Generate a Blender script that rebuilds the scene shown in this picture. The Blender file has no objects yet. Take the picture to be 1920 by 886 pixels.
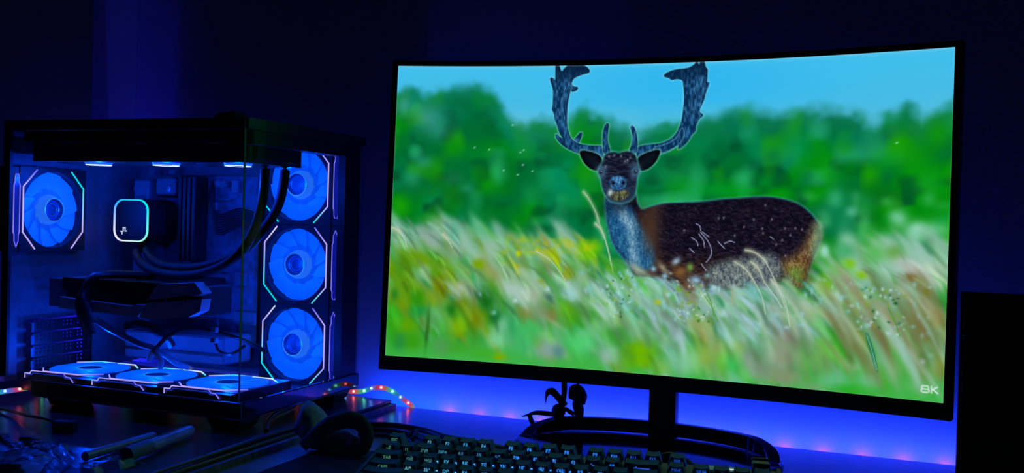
import bpy, bmesh, math
import numpy as np
from mathutils import Matrix, Vector, noise

# ------------------------------------------------------------------ scene, camera, world
scene = bpy.context.scene
COL = scene.collection
F_PX = 1852.64                                   # focal length in pixels of the 1920 px wide frame
YAW, PITCH, ROLL, EYE = 0.3723, -0.0156, 0.0286, 0.2811
cam_data = bpy.data.cameras.new('camera')
cam_data.sensor_fit = 'HORIZONTAL'
cam_data.sensor_width = 36.0
cam_data.lens = 36.0 * F_PX / 1920.0
cam_data.clip_start = 0.01
cam = bpy.data.objects.new('camera', cam_data)
COL.objects.link(cam)
fwd = Vector((-math.sin(YAW) * math.cos(PITCH), math.cos(YAW) * math.cos(PITCH), math.sin(PITCH)))
r0 = Vector((math.cos(YAW), math.sin(YAW), 0)); u0 = r0.cross(fwd)
rgt = r0 * math.cos(ROLL) + u0 * math.sin(ROLL); upv = u0 * math.cos(ROLL) - r0 * math.sin(ROLL)
cam.matrix_world = Matrix(((rgt.x, upv.x, -fwd.x, 0), (rgt.y, upv.y, -fwd.y, 0), (rgt.z, upv.z, -fwd.z, EYE), (0, 0, 0, 1)))
scene.camera = cam
scene.view_settings.view_transform = 'Standard'
scene.view_settings.look = 'None'
scene.view_settings.exposure = 0.0
scene.view_settings.gamma = 1.0
scene.view_settings.use_curve_mapping = False

world = bpy.data.worlds.new('night_room')
scene.world = world
world.use_nodes = True
world.node_tree.nodes['Background'].inputs[0].default_value = (0.30, 0.45, 1.0, 1)
world.node_tree.nodes['Background'].inputs[1].default_value = 0.0036

# ------------------------------------------------------------------ helpers
WALL_Y = 1.352        # plaster face of the back wall
DESK_Y = 1.3143       # rear edge of the desk
SLAB_Z = 0.012        # top of the raised board on the left


def srgb(r, g, b):
    def f(c):
        c /= 255.0
        return c / 12.92 if c <= 0.04045 else ((c + 0.055) / 1.055) ** 2.4
    return (f(r), f(g), f(b))


MATS = {}


def mat(name, col, rough=0.5, metal=0.0, spec=0.5, noise_scale=60.0, vary=0.15, bump=0.0, bump_scale=200.0, emit=None, strength=0.0, coat=0.0, stretch=None):
    if name in MATS:
        return MATS[name]
    m = bpy.data.materials.new(name); m.use_nodes = True
    nt = m.node_tree; b = nt.nodes['Principled BSDF']
    b.inputs['Roughness'].default_value = rough
    b.inputs['Metallic'].default_value = metal
    b.inputs['Specular IOR Level'].default_value = spec
    b.inputs['Coat Weight'].default_value = coat
    tc = nt.nodes.new('ShaderNodeTexCoord')
    src = tc.outputs['Object']
    if stretch:
        mp = nt.nodes.new('ShaderNodeMapping'); mp.inputs['Scale'].default_value = stretch
        nt.links.new(src, mp.inputs['Vector']); src = mp.outputs['Vector']
    nz = nt.nodes.new('ShaderNodeTexNoise'); nz.inputs['Scale'].default_value = noise_scale; nz.inputs['Detail'].default_value = 4
    nt.links.new(src, nz.inputs['Vector'])
    rp = nt.nodes.new('ShaderNodeValToRGB')
    rp.color_ramp.elements[0].position = 0.3; rp.color_ramp.elements[1].position = 0.7
    rp.color_ramp.elements[0].color = tuple(c * (1 - vary) for c in col) + (1,)
    rp.color_ramp.elements[1].color = tuple(min(1, c * (1 + vary)) for c in col) + (1,)
    nt.links.new(nz.outputs['Fac'], rp.inputs['Fac'])
    nt.links.new(rp.outputs['Color'], b.inputs['Base Color'])
    if bump:
        n2 = nt.nodes.new('ShaderNodeTexNoise'); n2.inputs['Scale'].default_value = bump_scale; n2.inputs['Detail'].default_value = 3
        nt.links.new(src, n2.inputs['Vector'])
        bp = nt.nodes.new('ShaderNodeBump'); bp.inputs['Strength'].default_value = bump; bp.inputs['Distance'].default_value = 0.002
        nt.links.new(n2.outputs['Fac'], bp.inputs['Height']); nt.links.new(bp.outputs['Normal'], b.inputs['Normal'])
    if emit:
        b.inputs['Emission Color'].default_value = tuple(emit) + (1,)
        b.inputs['Emission Strength'].default_value = strength
    MATS[name] = m
    return m


def glass_mat(name, tint, gloss=0.06, rough=0.02, mirror=1.0):
    # thin clear sheet: straight-through transmission plus a Fresnel mirror
    m = bpy.data.materials.new(name); m.use_nodes = True
    nt = m.node_tree
    nt.nodes.remove(nt.nodes['Principled BSDF'])
    out = nt.nodes['Material Output']
    tr = nt.nodes.new('ShaderNodeBsdfTransparent'); tr.inputs['Color'].default_value = tuple(tint) + (1,)
    gl = nt.nodes.new('ShaderNodeBsdfGlossy'); gl.inputs['Roughness'].default_value = rough
    fr = nt.nodes.new('ShaderNodeFresnel'); fr.inputs['IOR'].default_value = 1.5
    nz = nt.nodes.new('ShaderNodeTexNoise'); nz.inputs['Scale'].default_value = 30
    ml = nt.nodes.new('ShaderNodeMath'); ml.operation = 'MULTIPLY_ADD'
    ml.inputs[1].default_value = 0.02; ml.inputs[2].default_value = gloss
    ad = nt.nodes.new('ShaderNodeMath'); ad.operation = 'ADD'
    nt.links.new(nz.outputs['Fac'], ml.inputs[0]); nt.links.new(ml.outputs[0], ad.inputs[0]); nt.links.new(fr.outputs[0], ad.inputs[1])
    s0 = nt.nodes.new('ShaderNodeMath'); s0.operation = 'SUBTRACT'; s0.inputs[1].default_value = 0.04
    nt.links.new(ad.outputs[0], s0.inputs[0])
    ge = nt.nodes.new('ShaderNodeNewGeometry')                  # mirror only on the outer side of the sheet
    iv = nt.nodes.new('ShaderNodeMath'); iv.operation = 'SUBTRACT'; iv.inputs[0].default_value = 1.0
    nt.links.new(ge.outputs['Backfacing'], iv.inputs[1])
    gl.inputs['Color'].default_value = (mirror, mirror, mirror, 1)
    sb = nt.nodes.new('ShaderNodeMath'); sb.operation = 'MULTIPLY'; sb.use_clamp = True
    nt.links.new(s0.outputs[0], sb.inputs[0]); nt.links.new(iv.outputs[0], sb.inputs[1])
    mx = nt.nodes.new('ShaderNodeMixShader')
    nt.links.new(sb.outputs[0], mx.inputs[0]); nt.links.new(tr.outputs[0], mx.inputs[1]); nt.links.new(gl.outputs[0], mx.inputs[2])
    nt.links.new(mx.outputs[0], out.inputs['Surface'])
    MATS[name] = m
    return m


def glow_mat(name, col, strength):
    return mat(name, (0.02, 0.02, 0.03), 0.4, emit=col, strength=strength)


def attr_glow(name, strength, base=(0.01, 0.01, 0.012)):
    # self-lit surface whose colour is stored on the mesh
    m = bpy.data.materials.new(name); m.use_nodes = True
    nt = m.node_tree; b = nt.nodes['Principled BSDF']
    b.inputs['Base Color'].default_value = tuple(base) + (1,); b.inputs['Roughness'].default_value = 0.35
    at = nt.nodes.new('ShaderNodeAttribute'); at.attribute_name = 'tone'
    nt.links.new(at.outputs['Color'], b.inputs['Emission Color'])
    b.inputs['Emission Strength'].default_value = strength
    MATS[name] = m
    return m


class MB:
    """collects verts and faces; build() links ONE mesh object"""

    def __init__(self):
        self.v = []; self.f = []; self.c = []; self.tone = None

    def add(self, vs, fs):
        n = len(self.v)
        self.v += [tuple(p) for p in vs]
        self.f += [tuple(i + n for i in q) for q in fs]
        if self.tone is not None:
            self.c += [self.tone] * len(vs)
        return self

    def box(self, x0, x1, y0, y1, z0, z1, bev=0.0):
        if bev <= 0:
            return self.add([(x, y, z) for z in (z0, z1) for y in (y0, y1) for x in (x0, x1)],
                            [(0, 2, 3, 1), (4, 5, 7, 6), (0, 1, 5, 4), (2, 6, 7, 3), (0, 4, 6, 2), (1, 3, 7, 5)])
        b = bev
        pts = [(x0 + b, y0), (x1 - b, y0), (x1, y0 + b), (x1, y1 - b), (x1 - b, y1), (x0 + b, y1), (x0, y1 - b), (x0, y0 + b)]
        q = [(min(max(x, x0 + b), x1 - b), min(max(y, y0 + b), y1 - b)) for x, y in pts]
        vs = [(x, y, z0) for x, y in q] + [(x, y, z0 + b) for x, y in pts] + [(x, y, z1 - b) for x, y in pts] + [(x, y, z1) for x, y in q]
        fs = [tuple(range(7, -1, -1)), tuple(range(24, 32))]
        for k in range(3):
            for i in range(8):
                j = (i + 1) % 8
                fs.append((k * 8 + i, k * 8 + j, k * 8 + 8 + j, k * 8 + 8 + i))
        return self.add(vs, fs)

    def prism(self, poly, z0, z1, axis='z'):
        """extrude a 2-D outline; axis z: (x,y), axis y: (x,z), axis x: (y,z)"""
        n = len(poly)

        def m(a, b, h):
            return (a, b, h) if axis == 'z' else (a, h, b) if axis == 'y' else (h, a, b)
        vs = [m(a, b, z0) for a, b in poly] + [m(a, b, z1) for a, b in poly]
        fs = [tuple(range(n - 1, -1, -1)), tuple(range(n, 2 * n))] + [(i, (i + 1) % n, n + (i + 1) % n, n + i) for i in range(n)]
        return self.add(vs, fs)

    def ring(self, outer, inner, z0, z1, axis='z'):
        n = len(outer)

        def m(a, b, h):
            return (a, b, h) if axis == 'z' else (a, h, b) if axis == 'y' else (h, a, b)
        vs = [m(a, b, z0) for a, b in outer] + [m(a, b, z0) for a, b in inner] + [m(a, b, z1) for a, b in outer] + [m(a, b, z1) for a, b in inner]
        fs = []
        for i in range(n):
            j = (i + 1) % n
            fs += [(i, n + i, n + j, j), (2 * n + i, 2 * n + j, 3 * n + j, 3 * n + i), (i, j, 2 * n + j, 2 * n + i), (n + i, 3 * n + i, 3 * n + j, n + j)]
        return self.add(vs, fs)

    def lathe(self, prof, n=24, axis='y', c=(0, 0, 0), cap=True):
        """prof: list of (radius, height) along the axis"""
        vs = []; fs = []
        for r, h in prof:
            for i in range(n):
                a = 2 * math.pi * i / n
                p = (r * math.cos(a), h, r * math.sin(a)) if axis == 'y' else (r * math.cos(a), r * math.sin(a), h) if axis == 'z' else (h, r * math.cos(a), r * math.sin(a))
                vs.append((p[0] + c[0], p[1] + c[1], p[2] + c[2]))
        for k in range(len(prof) - 1):
            for i in range(n):
                j = (i + 1) % n
                fs.append((k * n + i, k * n + j, (k + 1) * n + j, (k + 1) * n + i))
        if cap:
            fs += [tuple(range(n - 1, -1, -1)), tuple(range((len(prof) - 1) * n, len(prof) * n))]
        return self.add(vs, fs)

    def tube(self, pts, r, n=8, smooth=6, flat=None, up=(0, 0, 1)):
        P = [Vector(p) for p in pts]
        R = list(r) if isinstance(r, (list, tuple)) else [r] * len(P)
        if smooth > 1 and len(P) > 2:
            q = [P[0] * 2 - P[1]] + P + [P[-1] * 2 - P[-2]]
            S = []; T = []
            for i in range(1, len(q) - 2):
                for k in range(smooth):
                    t = k / smooth
                    S.append(.5 * (2 * q[i] + (q[i + 1] - q[i - 1]) * t + (2 * q[i - 1] - 5 * q[i] + 4 * q[i + 1] - q[i + 2]) * t * t + (3 * q[i] - q[i - 1] - 3 * q[i + 1] + q[i + 2]) * t ** 3))
                    T.append(R[i - 1] + (R[i] - R[i - 1]) * t)
            S.append(P[-1]); T.append(R[-1]); P, R = S, T
        vs = []; fs = []
        u = Vector(up)
        for i, p in enumerate(P):
            d = (P[min(i + 1, len(P) - 1)] - P[max(i - 1, 0)]).normalized()
            s = d.cross(u)
            if s.length < 1e-4:
                s = d.cross(Vector((1, 0, 0.1)))
            s.normalize(); w = s.cross(d).normalized()
            fa, fb = flat if flat else (1, 1)
            for k in range(n):
                a = 2 * math.pi * k / n
                vs.append(p + s * (math.cos(a) * R[i] * fa) + w * (math.sin(a) * R[i] * fb))
        for i in range(len(P) - 1):
            for k in range(n):
                j = (k + 1) % n
                fs.append((i * n + k, i * n + j, (i + 1) * n + j, (i + 1) * n + k))
        fs += [tuple(range(n - 1, -1, -1)), tuple(range((len(P) - 1) * n, len(P) * n))]
        return self.add(vs, fs)

    def mesh(self, name):
        me = bpy.data.meshes.new(name)
        me.from_pydata(self.v, [], self.f)
        if self.c:
            a = me.color_attributes.new('tone', 'FLOAT_COLOR', 'POINT')
            a.data.foreach_set('color', np.array([tuple(c) + (1,) for c in self.c], np.float32).ravel())
        bm = bmesh.new(); bm.from_mesh(me); bmesh.ops.recalc_face_normals(bm, faces=bm.faces); bm.to_mesh(me); bm.free()
        me.update()
        return me

    def build(self, name, material, parent=None, smooth=False, loc=None, origin=None):
        if origin is not None:
            self.v = [(p[0] - origin[0], p[1] - origin[1], p[2] - origin[2]) for p in self.v]
        me = self.mesh(name)
        me.materials.append(material)
        if smooth:
            shade(me, smooth if smooth is not True else 40)
        return link(name, me, parent, loc)


def shade(me, deg=40):
    me.polygons.foreach_set('use_smooth', np.ones(len(me.polygons), bool))
    bm = bmesh.new(); bm.from_mesh(me)
    lim = math.radians(deg)
    for e in bm.edges:
        if len(e.link_faces) == 2 and e.calc_face_angle(0) > lim:
            e.smooth = False
    bm.to_mesh(me); bm.free()


def link(name, data, parent=None, loc=None):
    o = bpy.data.objects.new(name, data)
    COL.objects.link(o)
    if parent is not None:
        o.parent = parent
    if loc is not None:
        o.location = loc
    return o


def tag(o, label, cat, group=None):
    o['label'] = label; o['category'] = cat
    if group:
        o['group'] = group
    return o


def thing(name, label, cat, loc=(0, 0, 0), group=None, rotz=0.0):
    o = link(name, None, None, loc)
    o.rotation_euler = (0, 0, rotz); o.empty_display_size = 0.02
    return tag(o, label, cat, group)


def struct(o):
    o['kind'] = 'structure'
    return o


def copy_tree(src, parent, matrix=None):
    c = src.copy(); COL.objects.link(c); c.parent = parent
    if matrix is not None:
        c.matrix_local = matrix
    for ch in src.children:
        d = ch.copy(); COL.objects.link(d); d.parent = c
    return c


def area_light(name, parent, loc, rot, sx, sy, col, watts, spread=math.pi):
    d = bpy.data.lights.new(name, 'AREA'); d.shape = 'RECTANGLE'; d.size = sx; d.size_y = sy
    d.color = col; d.energy = watts; d.spread = spread
    o = link(name, d, parent, loc); o.rotation_euler = rot
    return o


def text_mesh(s, size, extrude=0.0, align='CENTER', font_scale=1.0, squash=1.0, spacing=1.0, bold=0.0):
    cu = bpy.data.curves.new('lettering', 'FONT'); cu.body = s; cu.size = size; cu.extrude = extrude
    cu.align_x = align; cu.align_y = 'CENTER'; cu.resolution_u = 2; cu.space_character = spacing; cu.offset = bold
    o = bpy.data.objects.new('lettering', cu); COL.objects.link(o)
    bpy.context.view_layer.update()
    me = bpy.data.meshes.new_from_object(o.evaluated_get(bpy.context.evaluated_depsgraph_get()))
    bpy.data.objects.remove(o); bpy.data.curves.remove(cu)
    if squash != 1.0:
        me.transform(Matrix.Diagonal((squash, 1, 1, 1)))
    return me


def rrect(w, h, r, n=5, cx=0.0, cy=0.0):
    out = []
    for sx, sy, a0 in ((1, -1, -90), (1, 1, 0), (-1, 1, 90), (-1, -1, 180)):
        for i in range(n + 1):
            a = math.radians(a0 + 90 * i / n)
            out.append((cx + sx * (w / 2 - r) + r * math.cos(a), cy + sy * (h / 2 - r) + r * math.sin(a)))
    return out


# ------------------------------------------------------------------ materials
BLUE = (0.0, 0.055, 1.0)
M_wall = mat('wall_plaster', (0.62, 0.62, 0.66), 0.85, noise_scale=9, vary=0.05, bump=0.16, bump_scale=260)
M_floor = mat('floor_boards', (0.06, 0.05, 0.045), 0.5, noise_scale=12, vary=0.3)
M_desk = mat('desk_laminate', (0.26, 0.26, 0.29), 0.24, noise_scale=40, vary=0.12, stretch=(1, 6, 1), bump=0.06, bump_scale=320)
M_slab = mat('board_laminate', (0.075, 0.055, 0.055), 0.26, noise_scale=30, vary=0.35, stretch=(8, 1, 1), bump=0.08, bump_scale=240)
M_slab_edge = mat('board_edge_grain', (0.16, 0.15, 0.16), 0.45, noise_scale=70, vary=0.6, stretch=(1, 1.2, 0.2))
M_black = mat('black_plastic', (0.010, 0.010, 0.011), 0.45, noise_scale=120, vary=0.2)
M_black_gloss = mat('black_gloss', (0.006, 0.006, 0.007), 0.08, noise_scale=80, vary=0.2)
M_bezel = mat('bezel_plastic', (0.008, 0.008, 0.009), 0.35, noise_scale=160, vary=0.2)
M_steel = mat('black_painted_steel', (0.17, 0.17, 0.19), 0.45, noise_scale=150, vary=0.15)
M_pcb = mat('circuit_board', (0.14, 0.15, 0.20), 0.5, noise_scale=90, vary=0.4)
M_metal = mat('brushed_alloy', (0.42, 0.43, 0.46), 0.35, 0.9, noise_scale=160, vary=0.15, stretch=(1, 20, 1))
M_grey = mat('grey_plastic', (0.22, 0.22, 0.24), 0.4, noise_scale=90, vary=0.15)
M_rubber = mat('rubber', (0.012, 0.012, 0.013), 0.6, noise_scale=90, vary=0.2)
M_cable = mat('cable_sheath', (0.014, 0.014, 0.016), 0.4, noise_scale=90, vary=0.2)
M_cap = mat('keycap_plastic', (0.045, 0.23, 0.33), 0.6, spec=0.12, noise_scale=200, vary=0.1, bump=0.1, bump_scale=900)
M_fabric = mat('dark_fabric', (0.26, 0.34, 0.38), 0.9, noise_scale=220, vary=0.3, bump=0.5, bump_scale=900)
M_mat = mat('desk_mat_cloth', (0.006, 0.006, 0.008), 0.9, noise_scale=500, vary=0.4, bump=0.3, bump_scale=1500)
M_glass = glass_mat('tempered_glass', (0.88, 0.92, 0.96), 0.02, 0.02, 0.2)
M_glass_edge = mat('glass_edge', (0.05, 0.16, 0.13), 0.2, noise_scale=40, vary=0.2)
M_film = glass_mat('clear_plastic_film', (0.62, 0.66, 0.74), 0.14, 0.20, 0.45)
M_clear = mat('clear_blue_plastic', (0.34, 0.38, 0.60), 0.18, noise_scale=50, vary=0.3)
M_paper = mat('pale_label_paper', (0.16, 0.20, 0.20), 0.6, noise_scale=60, vary=0.1)
M_tone = attr_glow('led_lines', 1.25)
M_tone_soft = attr_glow('led_dim', 0.6)

# strength of the LED tape in watts
W_GAP, W_RED, W_BACK, W_SIDE, W_END = 1.3, 0.0036, 0.04, 0.9, 0.02

# ------------------------------------------------------------------ the picture on the monitor, in units of 1600 x 900 across the panel
POLY = {
    'antler_left': [(653,239),(629,240),(601,238),(577,233),(557,221),(548,202),(541,177),(540,144),(541,110),(547,82),(550,54),(555,40),(569,33),(587,27),(603,24),(605,15),(593,3),(576,-4),(539,-5),(525,8),(517,19),(512,3),(507,-6),(497,-6),(498,20),(499,45),(493,38),(484,34),(482,43),(490,62),(494,79),(494,116),(491,132),(498,141),(501,160),(510,178),(518,203),(531,220),(519,213),(511,205),(506,208),(509,218),(520,232),(538,246),(564,258),(587,266),(613,269),(639,271),(658,276)],
    'tine_left_a': [(550,52),(555,63),(570,64),(571,69),(564,78),(548,80),(545,68)],
    'tine_left_b': [(563,221),(574,210),(582,200),(588,200),(589,208),(584,222),(580,234),(569,230)],
    'spike_left': [(656,264),(652,238),(651,216),(652,194),(658,176),(665,172),(670,177),(668,194),(666,216),(670,238),(679,257),(670,266)],
    'spike_right': [(732,255),(740,234),(742,216),(738,197),(733,186),(736,180),(745,183),(752,200),(757,222),(758,243),(755,261),(742,263)],
    'antler_right': [(750,252),(764,239),(802,235),(829,232),(856,219),(872,200),(882,176),(886,147),(888,120),(888,88),(884,63),(882,51),(866,47),(850,51),(842,44),(826,40),(825,34),(843,23),(865,18),(892,17),(910,10),(921,-3),(925,-2),(928,11),(930,-4),(944,-4),(948,17),(954,20),(954,41),(953,60),(959,58),(960,64),(951,89),(948,108),(939,126),(934,145),(944,148),(946,156),(935,163),(925,185),(928,196),(915,209),(905,228),(890,244),(874,252),(881,235),(852,254),(831,262),(809,266),(782,277),(760,278)],
    'tine_right': [(803,246),(835,239),(862,227),(878,211),(883,192),(889,190),(893,203),(887,225),(871,242),(844,255),(814,262)],
    'head': [(657,269),(672,258),(686,256),(703,261),(720,254),(737,255),(754,266),(758,282),(763,298),(768,314),(761,331),(760,358),(757,385),(743,401),(720,408),(698,408),(678,402),(662,381),(654,360),(651,338),(641,320),(642,307),(651,293),(655,282)],
    'ear_left': [(581,258),(591,253),(613,256),(636,263),(652,276),(656,294),(645,314),(626,313),(606,301),(590,280)],
    'ear_right': [(756,277),(773,264),(797,255),(817,250),(827,254),(820,276),(805,298),(783,312),(767,313),(758,297)],
    'muzzle': [(678,337),(689,330),(703,328),(718,331),(727,339),(729,353),(722,365),(705,371),(688,366),(679,355)],
    'mouth': [(674,376),(691,373),(705,375),(725,370),(739,377),(734,391),(715,401),(692,400),(678,389)],
    'body': [(759,366),(762,397),(769,415),(779,425),(796,417),(822,409),(849,403),(901,401),(953,398),(1004,390),(1054,386),(1104,382),(1134,381),(1169,385),(1203,393),(1232,407),(1257,429),(1272,448),(1281,467),(1283,487),(1277,516),(1267,541),(1257,570),(1251,600),(1248,629),(1213,675),(1179,668),(1163,629),(1064,644),(963,660),(858,645),(804,616),(767,628),(750,600),(733,574),(713,554),(696,531),(684,500),(674,463),(668,420),(664,378),(708,361)],
    'neck_light': [(666,394),(670,431),(675,468),(685,501),(698,532),(716,557),(736,576),(750,597),(783,606),(814,595),(821,563),(814,532),(797,496),(769,460),(753,434),(742,413),(704,408)],
    'neck_blaze': [(697,414),(713,414),(743,434),(761,471),(763,513),(769,549),(776,586),(755,581),(742,545),(743,503),(729,472),(706,446)],
    'belly': [(978,582),(1011,568),(1061,556),(1110,544),(1150,539),(1170,549),(1181,579),(1181,603),(1163,629),(1064,644),(993,638),(972,613)],
    'rump': [(1175,559),(1204,548),(1232,523),(1250,483),(1263,453),(1275,453),(1283,482),(1277,516),(1267,541),(1257,570),(1251,600),(1248,629),(1226,635),(1196,603),(1183,579)],
    'hindleg': [(1163,639),(1180,618),(1196,593),(1205,593),(1219,626),(1225,655),(1203,671),(1174,668)],
    'hindgap': [(1158,643),(1165,631),(1178,628),(1188,657),(1185,687),(1170,678)],
}
LINE = {
    'stalks': [[(599,376),(619,400),(640,437),(652,469),(671,511),(686,558),(699,610)],[(639,469),(656,485),(671,516),(683,553),(693,589)],[(1078,532),(1103,537),(1131,556),(1149,585),(1173,633),(1194,686)],[(1051,566),(1082,585),(1106,617),(1130,661),(1141,705)],[(1096,564),(1117,581),(1136,620),(1164,654),(1185,687)],[(1152,610),(1173,633),(1194,672),(1208,735)],[(3,503),(26,514),(42,533),(54,561)],[(166,517),(184,536),(198,557)],[(462,558),(512,588),(556,641)]],
    'hairs': [[(937,462),(948,468),(951,481)],[(951,486),(970,506),(981,526),(985,544),(977,562),(970,571)],[(946,491),(960,509),(964,529)],[(1001,510),(1011,520),(1020,529)],[(1020,516),(1034,509),(1048,511)],[(921,533),(935,544)],[(957,576),(972,594)],[(926,502),(941,512),(945,525)],[(956,485),(975,498)],[(1146,493),(1155,499)]],
    'spots': [(1015,444),(1001,445),(1099,447),(1123,471),(1130,406),(1149,445),(1185,469),(1200,487),(1179,501),(1213,468),(1231,471),(1163,514),(1189,544),(1048,493),(1073,468),(1126,484),(904,482),(673,271),(689,268),(722,285),(729,282),(664,302),(709,270),(737,274)],
    'eyes': [(650,317),(755,314)],
    'nostrils': [(689,349),(719,349)],
    'tree': [(-16,95),(51,69),(96,101),(179,67),(247,55),(316,91),(352,143),(412,175),(469,164),(535,164),(599,132),(682,169),(763,201),(841,189),(933,171),(993,153),(1068,139),(1142,156),(1214,154),(1298,139),(1354,163),(1409,191),(1435,173),(1487,144),(1527,183),(1565,161),(1615,153)],
    'grass': [(-22,503),(113,481),(284,508),(452,518),(550,506),(698,564),(1011,597),(1299,570),(1366,524),(1499,520),(1613,496)],
    'logo8k': [(1558,860),(1573,858),(1577,876),(1590,874)],
}
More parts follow.
